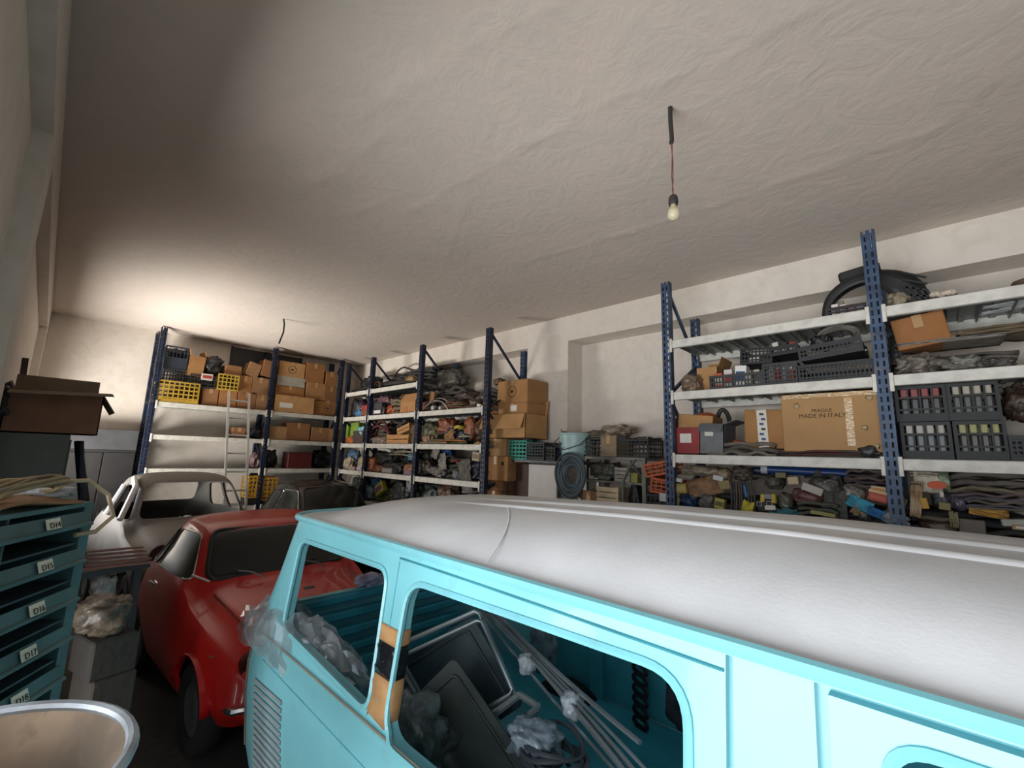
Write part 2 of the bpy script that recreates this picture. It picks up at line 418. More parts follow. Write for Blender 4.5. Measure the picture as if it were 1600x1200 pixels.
# door gaps pressed into the near side
gr = [MB().box((.955, .33, 1.0), (.075, .016, 1.15)).mesh('c'), MB().box((.955, .18, 1.0), (.085, .022, 1.15)).mesh('c'), MB().box((1.0, -.5, 1.567), (.03, 1.34, .012)).mesh('c')]
def skin_x(z):
    for (z0, w0, _), (z1, w1, _) in zip(prof, prof[1:]):
        if z0 <= z <= z1: return XC-(w0+(w1-w0)*(z-z0)/(z1-z0))
    return XC-.75
def groove(y, w, dep):
    poly = [(skin_x(z)-.05, z) for z in np.linspace(.4, 1.574, 14)]+[(skin_x(z)+dep, z) for z in np.linspace(1.574, .4, 14)]
    return MB().prism(poly, lambda a, b: (a, y-w/2, b), lambda a, b: (a, y+w/2, b)).mesh('c')
gr[0] = groove(.33, .014, .02); gr[1] = groove(.18, .02, .025)
body = boolean(body, gr)
vp(link('body', body, TEAL, None, 30))
# rolled rims round the openings
for nm, poly in (('window_rim', W_REAR), ('window_rim', W_BIG), ('window_rim', W_DOOR)):
    for sgn in (1, -1):
        pts = [(skin_x(z) if sgn > 0 else 2*XC-skin_x(z), y, z) for y, z in poly]
        vp(MB().tube(pts, .011, 6, closed=True).build('window_rim', TEAL, None, True))
# drip rail
railp = ring(1.595, .758, -1.72, 2.615, .16, 8)
vp(MB().tube(railp, .017, 8, closed=True).build('drip_rail', TEAL, None, True))
# fine crease lines above the windows
vp(MB().tube([(skin_x(1.545)-.001, y, 1.545+.012*math.sin((y-.33)*1.4)) for y in np.linspace(.34, 1.5, 14)], .0035, 5).build('panel_seam', M('3f8c97', .5), None, True))
vp(MB().tube([(skin_x(z)-.001, 1.5, z) for z in np.linspace(1.03, 1.545, 9)], .0025, 5).build('panel_seam', M('5fb4be', .4), None, True))
vp(MB().tube([(skin_x(.9)-.0005, y, .9-.02*(2.6-y)) for y in np.linspace(.4, 2.55, 12)], .003, 5).build('panel_seam', M('57a3ad', .5), None, True))
# roof
def roof_z(x, y, t=0):
    fx = min(1, abs(x-XC)/.748)
    A = float(np.interp(y, [-1.7, -.6, .3, .8, 1.43, 2.0, 2.31, 2.6], [.12, .165, .175, .165, .14, .117, .098, .06]))
    e = 1-(max(0, (y-1.9)/.7)**4) if y > 1.9 else 1-(max(0, (-1.1-y)/.62)**4)
    return 1.60+A*(1-fx**2.7)*max(0, e)*(1-t**14)
rr = ring(0, .748, -1.71, 2.602, .18, 10)
dense = []
for i in range(len(rr)):
    a, b = Vector(rr[i]), Vector(rr[(i+1) % len(rr)]); k = max(1, int((b-a).length/.12))
    dense += [tuple(a.lerp(b, j/k)) for j in range(k)]
ts = [1, .99, .975, .955, .93, .9, .86, .81, .75, .68, .6, .5, .4, .3, .2, .1, .02]
def roof_pt(t, x, y):
    # shrink the width fully but the length only towards the centre line's ends, so the crown stays long
    X_ = XC+(x-XC)*t; Y_ = .4+(y-.4)*(t if t > .9 else .9*(t/.9)**.5)
    return (X_, Y_, roof_z(X_, Y_, t))
mb = loft([[roof_pt(t, p[0], p[1]) for p in dense] for t in ts])
mb.f.append(tuple((len(ts)-1)*len(dense)+k for k in range(len(dense))))
roof = vp(mb.build('roof', ROOFW, None, 'all'))
for x in (1.46, 1.62):
    ys = np.linspace(1.95, -1.4, 40)
    o = MB().grid(lambda u, v: (x+(v-.5)*.05, ys[int(round(u*39))], roof_z(x+(v-.5)*.05, ys[int(round(u*39))])+.010*math.sin(math.pi*v)**.7*min(1, u*6)-.002), 39, 8).build('roof_bead', ROOFW, None, 'all'); vp(o)
vp(MB().tube([(x, 1.06+.30*((x-1.0)/.42)**1.6, roof_z(x, 1.06+.30*((x-1.0)/.42)**1.6)+.0005) for x in np.linspace(1.02, 1.42, 24)], .0022, 5).build('roof_weld', ROOFW, None, True))
# floor, inner lining, ribs of the tail panel
vp(MB().box((XC, .42, .52), (1.52, 4.2, .05)).build('floor_panel', TEAL_IN))
for z, h in ((1.05, .05), (.95, .05), (.85, .05), (.75, .05), (.65, .06)):
    vp(MB().box((XC, 2.75, z), (1.25, .05, h), ch=.01).build('tail_rib', TEAL_IN))
vp(MB().box((XC+.79, .65, .95), (.02, 2.7, .82), ch=.004).build('lining_panel', TEAL_IN))
for y in (.85, 1.6): vp(MB().box((XC+.755, y, 1.0), (.05, .09, .95), ch=.008).build('inner_rib', TEAL_IN))
vp(MB().tube([(skin_x(1.012)-.001, y, 1.012) for y in np.linspace(.35, 2.68, 14)], .0045, 5).build('belt_line', M('8a8375', .8), None, True))
# louvres at the rear quarter
PRIM = M('8f9a9c', .6, .1, var=.15)
lm = MB().box((0, 0, 0), (.02, .36, .014), Matrix.Rotation(.6, 3, 'Y'), ch=.003).mesh('louvre')
for i in range(14):
    z = .80-.031*i; o = vp(link('louvre', lm, PRIM)); o.location = (skin_x(z)-.003, 2.43-.004*i, z); o.rotation_euler = (-.06, 0, 0)
# rear corner seam with old sealant
vp(MB().tube([(XC-(w-.0005), y1-.14, z) for z, w, y1 in prof[1:9]], .009, 6).build('corner_seam', M('70695f', .8, bump=.5), None, True))
# tape sleeves on the pillars
def sleeve(y0, y1, z0, z1, mat, wob=0):
    mb = MB(); rows = 5; n = 12
    for i in range(rows+1):
        z = z0+(z1-z0)*i/rows
        x0 = skin_x(z)-.004-.003*math.sin(i*2.1); x1 = skin_x(z)+.048
        for k in range(n):
            q = rrect(x0, x1, y0, y1, .012, 2)[k]
            mb.v.append((q[0], q[1], z+(wob*math.sin(k*2.7) if i in (0,) else 0)))
    for i in range(rows):
        for k in range(n): mb.f.append((i*n+k, i*n+(k+1) % n, (i+1)*n+(k+1) % n, (i+1)*n+k))
    return mb
TAPE = M('b48a5c', .45, var=.15, scale=12); TAPEB = M('15161a', .18, bump=.5, bscale=25)
vp(sleeve(1.425, 1.56, 1.27, 1.325, TAPE).build('brown_tape', TAPE, None, True, .002))
vp(sleeve(1.423, 1.562, 1.165, 1.275, TAPEB).build('black_tape', TAPEB, None, True, .003))
vp(sleeve(1.42, 1.555, 1.03, 1.17, TAPE, .012).build('brown_tape', TAPE, None, True, .002))
for z0, z1, m, nm in ((1.30, 1.335, TAPE, 'brown_tape'), (1.23, 1.30, TAPEB, 'black_tape'), (1.19, 1.23, TAPE, 'brown_tape')):
    vp(MB().box((1.072, 2.69-.33*(z0-1.2), (z0+z1)/2), (.062, .07, z1-z0), ch=.006).build(nm, m))
# wheels of the van, mostly out of sight
RUB = M('1a1a1b', .85, bump=.2)
for x in (XC-.66, XC+.66):
    for y in (-1.15, 1.75):
        w = vp(MB().lathe([(.14, -.08), (.27, -.085), (.3, -.06), (.305, 0), (.3, .06), (.27, .085), (.14, .08), (.14, -.08)], 24, (x, y, .305), 'x').build('tyre', RUB, None, True))
        h = vp(MB().lathe([(.0, .02), (.08, .02), (.13, .05), (.145, .07), (.145, -.07), (.13, -.05), (.0, -.02)], 20, (x, y, .305), 'x').build('wheel_rim', M('9aa0a2', .4, .6), None, True))

# ------------------------------------------------------------ small cars
def crom(P, n):
    out = []; m = len(P)
    for i in range(m-1):
        p0, p1, p2, p3 = P[max(i-1, 0)], P[i], P[i+1], P[min(i+2, m-1)]
        for k in range(n):
            t = k/n; out.append(.5*((2*p1)+(-p0+p2)*t+(2*p0-5*p1+4*p2-p3)*t*t+(-p0+3*p1-3*p2+p3)*t**3))
    out.append(P[-1]); return out
def small_car(name, label, loc, rz, scale, paint, glass=True, tail=1.0, trim=None, fitted=True, cat='car'):
    # y, top z, shoulder half width, belt z, belt half width, mid half width, sill half width, sill z
    ST = [(-1.49, .52, .22, .44, .34, .40, .36, .34), (-1.46, .62, .34, .50, .47, .52, .47, .32), (-1.36, .715, .43, .58, .56, .60, .55, .29), (-1.15, .79, .47, .66, .60, .645, .60, .27),
          (-.9, .845, .50, .72, .62, .655, .61, .26), (-.68, .885, .52, .77, .63, .658, .61, .25), (-.58, .93, .525, .82, .632, .66, .615, .25), (-.44, 1.09, .505, .86, .635, .66, .615, .25),
          (-.30, 1.225, .475, .87, .635, .66, .615, .25), (-.16, 1.285, .47, .875, .635, .66, .615, .25), (.1, 1.32, .475, .88, .635, .66, .615, .25), (.4, 1.315, .47, .88, .632, .66, .615, .25),
          (.68, 1.26, .455, .87, .625, .66, .61, .26), (.9, 1.13, .44, .85, .61, .655, .6, .27), (1.12, .97, .42, .80, .58, .64, .58, .28), (1.3, .82, .38, .70, .53, .59, .53, .3), (1.45, .6, .3, .5, .42, .48, .42, .34)]
    P = []
    for y, zt, wt, zb, wb, wm, ws, zs in ST:
        y2 = y if y < .1 else .1+(y-.1)*tail
        pr = [(0, zt), (wt*.55, zt-.008), (wt*.86, zt-.03), (wt, zt-.075), ((wt*.93+wb*1.07)/2-.01, (zt-.075+zb)/2), (wb, zb), (wm, zb*.6+.1), (wm, zb*.3+.2), (ws, zs)]
        pr = [Vector((x, y2, min(z, zt))) for x, z in pr]
        pr = crom(pr, 3)
        P.append([Vector((-q.x, q.y, q.z)) for q in pr[:0:-1]]+pr)
    cols = list(zip(*P)); cols = [crom(list(c), 4) for c in cols]
    mb = MB(); nu = len(cols); nv = len(cols[0])
    for c in cols: mb.v += [tuple(v) for v in c]
    for i in range(nu-1):
        for j in range(nv-1): mb.f.append((i*nv+j, i*nv+j+1, (i+1)*nv+j+1, (i+1)*nv+j))
    hull = mb.mesh('body'); bvh = BVHTree.FromPolygons([v.co for v in hull.vertices], [tuple(p.vertices) for p in hull.polygons])
    WS = rpoly([(-.505, .925), (.505, .925), (.425, 1.235), (-.425, 1.235)], .075)
    ty = lambda y: y if y < .1 else .1+(y-.1)*tail
    SD = rpoly([(-.46, .925), (.20, .925), (.20, 1.205), (-.20, 1.205)], .05)
    SQ = rpoly([(ty(.27) if tail == 1 else .25, .93), (ty(.80), .93), (ty(.62), 1.18), (ty(.27) if tail == 1 else .25, 1.2)], .05)
    RW = rpoly([(-.40, .98), (.40, .98), (.36, 1.2), (-.36, 1.2)], .06)
    def cx(p, a, b): return MB().prism(p, lambda u, v: (a, u, v), lambda u, v: (b, u, v)).mesh('c')
    def cy(p, a, b): return MB().prism(p, lambda u, v: (u, a, v), lambda u, v: (u, b, v)).mesh('c')
    cutters = lambda: [cy(WS, -1, -.12), cx(SD, -1, 1), cx(SQ, -1, 1), cy(RW, ty(.55), ty(1.3))]
    arch = [MB().lathe([(0, -.8), (.31, -.8), (.31, .8), (0, .8)], 28, (0, y, .27), 'x').mesh('c') for y in (-.98, ty(.88))]
    root = thing(name, label, cat, loc, rz); root.scale = scale
    shell = boolean(hull.copy(), cutters()+arch, thick=.022)
    link('body', shell, paint, root, 35)
    SEAL = M('17181a', .55); CHR = M('c9c9c6', .15, .95, var=.03)
    def ringtube(poly, axis, r, mat, nm, sgn=1):
        pts = []
        for u, v in poly:
            if axis == 'y':
                h = bvh.ray_cast(Vector((u, -3*sgn, v)), Vector((0, sgn, 0)))[0]
            else: h = bvh.ray_cast(Vector((-3*sgn, u, v)), Vector((sgn, 0, 0)))[0]
            if h: pts.append(h)
        return MB().tube(pts, r, 6, closed=True).build(nm, mat, root, True)
    if fitted:
        ringtube(WS, 'y', .016, SEAL, 'windscreen_seal'); ringtube(RW, 'y', .014, SEAL, 'rear_seal', -1)
        for s in (1, -1): ringtube(SD, 'x', .008, CHR, 'window_trim', s); ringtube(SQ, 'x', .01, SEAL, 'quarter_seal', s)
    if glass:
        GL = M('282b29', .2, var=.25, scale=3, alpha=.8, key='dusty_glass')
        gs = hull.copy()
        gc = [('windscreen', cy(WS, -1, -.12)), ('rear_window', cy(RW, ty(.55), ty(1.3)))]
        for a, b in ((-1, 0), (0, 1)): gc += [('side_window', cx(SD, a, b)), ('quarter_window', cx(SQ, a, b))]
        for nm, c in gc:
            link(nm, boolean(gs.copy(), [c], 'INTERSECT', thick=.008), GL, root, 40)
    # tyres and rims
    for s in (-1, 1):
        for y in (-.98, ty(.88)):
            MB().lathe([(.15, -.055), (.245, -.06), (.265, -.04), (.27, 0), (.265, .04), (.245, .06), (.15, .055), (.15, -.055)], 28, (s*.57, y, .27), 'x').build('tyre', RUB, root, True)
            MB().lathe([(0, .03*s), (.06, .035*s), (.1, .02*s), (.15, .045*s), (.155, -.045*s), (0, -.03*s)], 24, (s*.57, y, .27), 'x').build('wheel_rim', M('6c6e6e', .4, .6), root, True)
    # interior floor and dashboard
    MB().box((0, .05, .26), (1.12, 2.0*min(1, tail+.2), .04)).build('floor_pan', M('222222', .8), root)
    return root, bvh, (CHR, SEAL)
RED = M('b51b17', .3, 0, var=.06, scale=2, coat=.3, dust=.04)
car, bvh, (CHR, SEAL) = small_car('small_car', 'shiny red small vintage car parked behind the turquoise van', (1.53, 4.72, 0), math.radians(3), (1.12, 1.08, 1.02), RED, tail=.55)
def hit_front(x, z):
    return bvh.ray_cast(Vector((x, -3, z)), Vector((0, 1, 0)))[0]
def hit_top(x, y): return bvh.ray_cast(Vector((x, y, 3)), Vector((0, 0, -1)))[0]
# wipers
for x0, x1 in ((-.18, -.46), (.28, .0)):
    a = hit_top(x0, -.66)+Vector((0, 0, .03)); m1 = hit_front((x0+x1)/2, .96)+Vector((0, -.03, .01)); b = hit_front(x1, .945)+Vector((0, -.022, .01))
    w = MB().tube([a, a.lerp(m1, .5)+Vector((0, 0, .015)), m1], .007, 6).build('wiper_arm', M('5b5b5a', .4, .6), car, True)
    MB().bar(hit_front(x0-.05, .955)+Vector((0, -.022, .01)), b, .008, .014).build('wiper_blade', SEAL, w)
# front fender creases, headlamps, indicator, bumper, bonnet seam, handle, mirror
for s in (-1, 1):
    pts = [hit_top(s*(.43+.05*t), -1.28+.62*t)+Vector((0, 0, .002)) for t in np.linspace(0, 1, 9)]
    MB().tube(pts, .006, 5).build('bonnet_seam', M('5d0f10', .4), car, True)
    c = hit_front(s*.44, .60)
    lamp = MB().lathe([(.0, -.004), (.07, -.006), (.085, -.012), (.09, .0), (.085, .05)], 20, c+Vector((0, .012, 0)), 'y').build('lamp_hole', M('400c0c', .6), car, True)
    MB().box((s*.40, -1.38, .70), (.012, .02, .03)).build('clip', CHR, lamp)
    MB().tube([(s*.625, -1.27, .66), (s*.64, -1.24, .665)], .008, 6).build('indicator', M('8a4a2a', .3), car, True)
    MB().bar((s*.655, .08, .80), (s*.665, .2, .80), .012, .016).build('door_handle', CHR, car)
    f = MB().grid(lambda u, v: (s*(.618+.045*v+.012*math.sin(math.pi*v)), -.98+(.32)*math.cos(math.pi*(.08+.84*u)), .27+.32*math.sin(math.pi*(.08+.84*u))), 16, 6).build('fender_lip', RED, car, 'all', .01)
MB().tube([(-.60, -1.28, .40), (-.56, -1.44, .405), (-.35, -1.53, .41), (0, -1.56, .41), (.35, -1.53, .41), (.56, -1.44, .405), (.60, -1.28, .40)], .022, 8).build('bumper', CHR, car, True)
MB().box((0, -1.0, .87), (.07, .03, .012)).build('bonnet_badge', CHR, car)
MB().tube([(-.50, -.60, .93), (-.60, -.57, .99)], .008, 6).build('mirror_stalk', CHR, car, True)
# grey primed shell and the black car further back
GREYP = M('4c4b49', .6, 0, var=.15, scale=3, dust=.42)
sh, _, _ = small_car('car_shell', 'grey and white primed car shell without glass near the ladder', (1.30, 6.92, 0), math.radians(7), (1.04, .84, 1.225), GREYP, glass=False, fitted=False)
MB().lathe([(.0, 0), (.085, 0), (.095, -.012), (.1, .0)], 20, (-.45, -1.32, .68), 'y').build('lamp_hole', M('3a3937', .8), sh, True)
bp = MB()
for i in range(3): pass
MB().grid(lambda u, v: (.0+.5*u-.1, -.25+.3*v, .78+.08*math.sin(5*u)+.06*rnoise((u*4, v*4, 0))), 14, 10).build('seat_cover', M('d4d4d6', .5, bump=.4), sh, 'all', .02)
WHT = M('dcdde0', .35, var=.05)
for pts in ([(-.625, -.44, .93), (-.50, -.24, 1.20), (-.475, .0, 1.27)], [(-.63, .22, .93), (-.51, .22, 1.2)]):
    MB().tube([Vector(p)+Vector((-.012, 0, 0)) for p in pts], .028, 8).build('white_pillar', WHT, sh, True)
small_car('small_car', 'black small vintage car with dusty glass before the back rack', (3.06, 6.9, 0), math.radians(6), (1, .92, 1.13), M('0d0e11', .25, coat=.3, var=.1, dust=.02), tail=.9)
# ------------------------------------------------------------ goods: builders (local x = width, local y = depth away from the aisle, z up)
RZ_R = -math.pi/2
def slotR(l, r, b, t, X=3.87, base=None):
    py = (b+t)/2; pl, pr = on_x(l, py, X), on_x(r, py, X); m = (l+r)/2
    z0 = base if base is not None else on_x(m, b, X).z
    return dict(loc=Vector((X, (pl.y+pr.y)/2, z0)), w=abs(pl.y-pr.y), h=max(.02, on_x(m, t, X).z-z0), rz=RZ_R)
def slotB(l, r, b, t, Y=8.53, base=None):
    py = (b+t)/2; pl, pr = on_y(l, py, Y), on_y(r, py, Y); m = (l+r)/2
    z0 = base if base is not None else on_y(m, b, Y).z
    return dict(loc=Vector(((pl.x+pr.x)/2, Y, z0)), w=abs(pl.x-pr.x), h=max(.02, on_y(m, t, Y).z-z0), rz=0)
def root(name, label, cat, s, yaw=0, tilt=0, lean=0, group=None):
    return thing(name, label, cat, s['loc'], 0, group, rot=(lean, tilt, s['rz']+yaw))
INK = M('3a2a20', .8, var=.02); LABELW = M('d9d6cc', .6, var=.06); TAPEC = M('b89468', .3, var=.08)
def carton(s, d, label, tone=0, yaw=0, tilt=0, lean=0, flaps=None, mark=None, tape=True, group=None, mat=None, name='carton', cat='carton'):
    w, h = s['w'], s['h']; o = root(name, label, cat, s, yaw, tilt, lean, group); m = mat or carton_mat(tone)
    if flaps is None:
        MB().box((0, d/2, h/2), (w, d, h), ch=min(.006, h*.1)).build('body', m, o)
        if tape:
            MB().box((0, d/2, h+.0008), (min(.05, w*.3), d*.98, .0016)).build('tape', TAPEC, o)
            MB().box((0, -.0008, h-min(.05, h*.2)), (min(.05, w*.3), .0016, min(.1, h*.4))).build('tape', TAPEC, o)
    else:
        t = .006; b = MB().box((0, d/2, t/2), (w, d, t))
        b.box((0, t/2, h/2), (w, t, h)).box((0, d-t/2, h/2), (w, t, h)).box((-w/2+t/2, d/2, h/2), (t, d, h)).box((w/2-t/2, d/2, h/2), (t, d, h))
        b.build('body', m, o)
        for side, a in flaps:
            L = min(d, w)*.48
            if side == 'f': f = MB().box((0, 0, L/2), (w*.97, .005, L)).build('flap', m, o); f.location = (0, -.002, h); f.rotation_euler = (a, 0, 0)
            if side == 'b': f = MB().box((0, 0, L/2), (w*.97, .005, L)).build('flap', m, o); f.location = (0, d, h); f.rotation_euler = (-a, 0, 0)
            if side == 'l': f = MB().box((0, 0, L/2), (.005, d*.97, L)).build('flap', m, o); f.location = (-w/2, d/2, h); f.rotation_euler = (0, -a, 0)
            if side == 'r': f = MB().box((0, 0, L/2), (.005, d*.97, L)).build('flap', m, o); f.location = (w/2, d/2, h); f.rotation_euler = (0, a, 0)
    if mark == 'label': MB().box((-w*.22, -.001, h*.4), (w*.32, .002, h*.3)).build('paper_label', LABELW, o)
    if mark == 'labelr': MB().box((w*.05, -.001, h*.55), (w*.22, .002, h*.5)).build('paper_label', LABELW, o)
    if mark == 'ring':
        MB().tube([(w*.0+h*.24*math.cos(a), -.001, h*.5+h*.24*math.sin(a)) for a in np.linspace(0, 6.2, 16)], .004, 5, closed=True).build('printed_ring', INK, o)
        MB().box((0, -.001, h*.5), (h*.16, .002, h*.1)).build('printed_mark', INK, o)
    if mark == 'square':
        for i, q in enumerate(((-.3, .3), (.3, .7))):
            MB().box((w*q[0], -.001, h*q[1]), (w*.1, .002, w*.1)).build('printed_mark', INK, o)
    return o
_cm = {}
def crate(s, d, label, col='26282a', yaw=0, tilt=0, lean=0, cols=None, rows=None, group=None, solid=.0, bar=.009, name='plastic_crate', wave=False):
    w, h = s['w'], s['h']; o = root(name, label, 'crate', s, yaw, tilt, lean, group); m = M(col, .55, var=.15, dust=.03)
    t = .008
    MB().box((0, d/2, t/2), (w-.01, d-.01, t)).build('floor', m, o)
    def side(L, nm):
        mb = MB(); nc = cols or max(3, int(L/.045)); nr = rows or max(2, int(h/.045)); bt = .007
        for i in range(nc+1): mb.box((-L/2+L*i/nc, 0, h/2), (bar if 0 < i < nc else .018, t*.9, h))
        for j in range(nr+1):
            bh = bar*1.3 if 0 < j < nr else .022
            z = min(h-bh/2, max(bh/2, h*j/nr)); mb.box((0, 0, z), (L, t, bh))
        if solid: mb.box((0, 0, h*solid/2), (L, t*.8, h*solid))
        if wave:
            mb.box((-L*.33, 0, h+.01), (L*.28, t, .03)).box((L*.33, 0, h+.01), (L*.28, t, .03))
        return mb
    f = side(w, 's').build('side_panel', m, o); f.location = (0, t/2, 0)
    f2 = link('side_panel', f.data, m, o); f2.location = (0, d-t/2, 0)
    e = side(d-2*t, 'e').build('end_panel', m, o); e.location = (-w/2+t/2, d/2, 0); e.rotation_euler = (0, 0, math.pi/2)
    e2 = link('end_panel', e.data, m, o); e2.location = (w/2-t/2, d/2, 0); e2.rotation_euler = (0, 0, math.pi/2)
    return o
def lump_mesh(w, d, h, seed, rough=.25, sub=3, freq=2.2):
    bm = bmesh.new(); bmesh.ops.create_icosphere(bm, subdivisions=sub, radius=1)
    for v in bm.verts:
        n = rnoise(v.co, freq, seed)*rough*1.2 + abs(rnoise(v.co, freq*2.2, seed+3))*rough*.9-abs(rnoise(v.co, freq*4.7, seed+9))*rough*.55
        p = v.co*(1-rough*.35+n); e = .72
        p = Vector((math.copysign(abs(p.x)**e, p.x), math.copysign(abs(p.y)**e, p.y), math.copysign(abs(p.z)**e, p.z)))
        v.co = Vector((p.x*w/2, d/2+p.y*d/2, max(0, h/2+p.z*h/2)))
    me = bpy.data.meshes.new('lump'); bm.to_mesh(me); bm.free(); return me
_seed = [1]
def sd(): _seed[0] += 1; return _seed[0]
def bag(s, d, label, col, name='plastic_bag', cat='bag', rough=.3, clear=0, tilt=0, gl=.45, neck=True, freq=2.2, yaw=0):
    o = root(name, label, cat, s, yaw, tilt); m = M(col, gl, var=.3, scale=14, bump=.6, bscale=18, alpha=1-clear)
    k = sd(); b = link('body', lump_mesh(s['w'], d, s['h'], k, rough*1.25, 4 if s['w'] > .12 else 3, freq), m, o, 'all')
    if neck:
        q = MB(); x0 = (k % 5-2)*.12*s['w']
        q.tube([(x0, d*.5, s['h']*.8), (x0+.01, d*.48, s['h']*.95), (x0+.02*((k % 3)-1), d*.46, s['h']*1.08)], [.03, .014, .03], 8).build('knot', m, o, True)
    return o
def folds(s, d, label, col, n=3, name='folded_mat', cat='mat', col2=None, tilt=0, amp=.25, yaw=0, rough=.8):
    o = root(name, label, cat, s, yaw, tilt); k = sd(); h = s['h']; t = h/n; rnd = random.Random(k)
    for i in range(n):
        m = M(col if (i % 2 == 0 or not col2) else col2, rough, var=.2, scale=9, bump=.3, bscale=25)
        w = s['w']*(1-.12*rnd.random()); dx = s['w']*.05*(rnd.random()-.5); dd = d*(1-.15*rnd.random())
        def fn(u, v, i=i, w=w, dx=dx, dd=dd):
            x = (u-.5)*w+dx; y = v*dd+.02*rnoise((u*3, i, k))
            z = t*(i+.5)+t*amp*2*rnoise((u*4, v*2, i*3.7), 1, k)-t*.45*(abs(2*u-1)**6)
            return (x, y, max(.004, z))
        MB().grid(fn, 18, 6).build('sheet', m, o, 'all', t*.62)
    return o
def strips(s, d, label, col, n=5, r=.012, name='rubber_strip_bundle', cat='strips', col2=None, tilt=0, bow=.3, yaw=0, rough=.6):
    o = root(name, label, cat, s, yaw, tilt); k = sd(); rnd = random.Random(k); w, h = s['w'], s['h']
    for i in range(n):
        y = d*(.1+.8*rnd.random()); z = r+(h-2*r)*rnd.random()*.6; b = bow*h*rnd.random(); e = (rnd.random()-.5)*h*.5
        pts = [(-w/2+w*t*(1-.1*rnd.random()), y+.04*math.sin(t*3+i), max(r, z+b*math.sin(math.pi*t)+e*(t-.5))) for t in np.linspace(0, 1, 9)]
        MB().tube(pts, r*(.7+.6*rnd.random()), 6).build('strip', M(col if i % 2 == 0 or not col2 else col2, rough, var=.2), o, True)
    return o
def hoop(s, label, col, r=.012, name='rubber_ring', cat='ring', flat=0, squash=1, turns=1, rough=.6, tilt=0):
    o = root(name, label, cat, s, 0, tilt); w, h = s['w']/2, s['h']/2; k = sd()
    for i in range(turns):
        q = 1-.09*i
        if flat: pts = [(w*q*math.cos(a), w*q*flat*(1+math.sin(a)), r+i*r*1.2+.2*h*abs(math.sin(a*1.5+k))) for a in np.linspace(0, 2*math.pi, 33)[:-1]]
        else: pts = [(w*q*math.cos(a), .03+i*r*.9+.01*math.sin(3*a+k+i), h*(1+q*math.sin(a))) for a in np.linspace(0, 2*math.pi, 33)[:-1]]
        MB().tube(pts, r, 8, closed=True).build('loop', M(col, rough, var=.2), o, True)
    return o
def lamp_unit(s, label, col='c7c9c9', tilt=0):
    o = root('headlamp', label, 'headlamp', s, 0, tilt); r = s['h']/2
    MB().lathe([(0, -.02), (r*.6, -.015), (r*.85, 0), (r*.9, .02)], 20, (0, .04, r), 'y').build('lens', M('c4cac8', .1, .1), o, True)
    MB().lathe([(r*.86, -.01), (r, 0), (r, .03), (r*.8, .1), (r*.3, .16), (0, .17)], 20, (0, .04, r), 'y').build('bowl', M(col, .2, .8), o, True)
    return o
def small_box(s, d, label, col, face=None, tilt=0, yaw=0, lean=0, name='small_box', cat='box', lid=None):
    o = root(name, label, cat, s, yaw, tilt, lean); w, h = s['w'], s['h']
    MB().box((0, d/2, h/2), (w, d, h), ch=min(.004, h*.1)).build('body', M(col, .6, var=.1), o)
    if face: MB().box((0, -.001, h*.5), (w*.8, .002, h*.45)).build('printed_face', M(face, .6, var=.05), o)
    if lid: MB().box((0, d/2, h+.006), (w*1.03, d*1.03, .02), ch=.003).build('lid', M(lid, .6, var=.08), o)
    return o
def canister(s, d, label, col, cap, group):
    o = root('canister', label, 'canister', s, 0, 0, 0, group); w, h = s['w'], s['h']
    MB().box((0, d/2, h*.34), (w*.9, d, h*.68), ch=.008).build('body', M(col, .4, var=.1), o)
    MB().box((0, d/2, h*.84), (w*.86, d*.9, h*.32), ch=.005).build('cap', M(cap, .5, var=.06), o)
    return o
def pipe(s, label, col, r, a, b, name='pipe', cat='pipe', capcol=None, rough=.4):
    o = root(name, label, cat, s); a, b = Vector(a), Vector(b)
    MB().tube([a, a.lerp(b, .5), b], r, 14).build('tube', M(col, rough, var=.15), o, True)
    if capcol: MB().tube([a-(b-a)*.01, a+(b-a).normalized()*.04], r*1.06, 14).build('end_cap', M(capcol, .5), o, True)
    return o
def sheet(s, d, label, col, name='paper_sheet', cat='paper', tilt=0, col2=None, amp=.03, yaw=0, lean=0, rough=.7):
    """loose crumpled sheet standing or lying in a slot"""
    o = root(name, label, cat, s, yaw, tilt, lean); k = sd(); w, h = s['w'], s['h']
    m = M(col, rough, var=.25, scale=10, col2=col2, bump=.4, bscale=14)
    MB().grid(lambda u, v: ((u-.5)*w, d*.5+d*.5*rnoise((u*2.5, v*2.5, k))+amp*rnoise((u*6, v*6, k+2)), h*v+amp*rnoise((u*4, v*3, k+5))*.5), 16, 10).build('sheet', m, o, 'all', .004)
    return o
def wood_crate(s, d, label, tilt=0, yaw=0, col='b98a58', slats=3, lean=0):
    o = root('wooden_crate', label, 'crate', s, yaw, tilt, lean); m = M(col, .8, var=.2, scale=4, stretch=(1, 6, 6), bump=.2); w, h = s['w'], s['h']; sh = h/slats*.84
    for yy in (0.004, d-.004):
        for i in range(slats): MB().box((0, yy, sh/2+i*h/slats), (w, .008, sh)).build('slat', m, o)
    for xx in (-w/2+.004, w/2-.004):
        for i in range(slats): MB().box((xx, d/2, sh/2+i*h/slats), (.008, d-.02, sh)).build('slat', m, o)
    for i in range(4): MB().box((0, d*(i+.5)/4, .005), (w-.02, d/4*.85, .008)).build('slat', m, o)
    for xx in (-1, 1):
        for yy in (.018, d-.018): MB().box((xx*(w/2-.018), yy, h/2), (.022, .022, h)).build('corner_post', m, o)
    return o
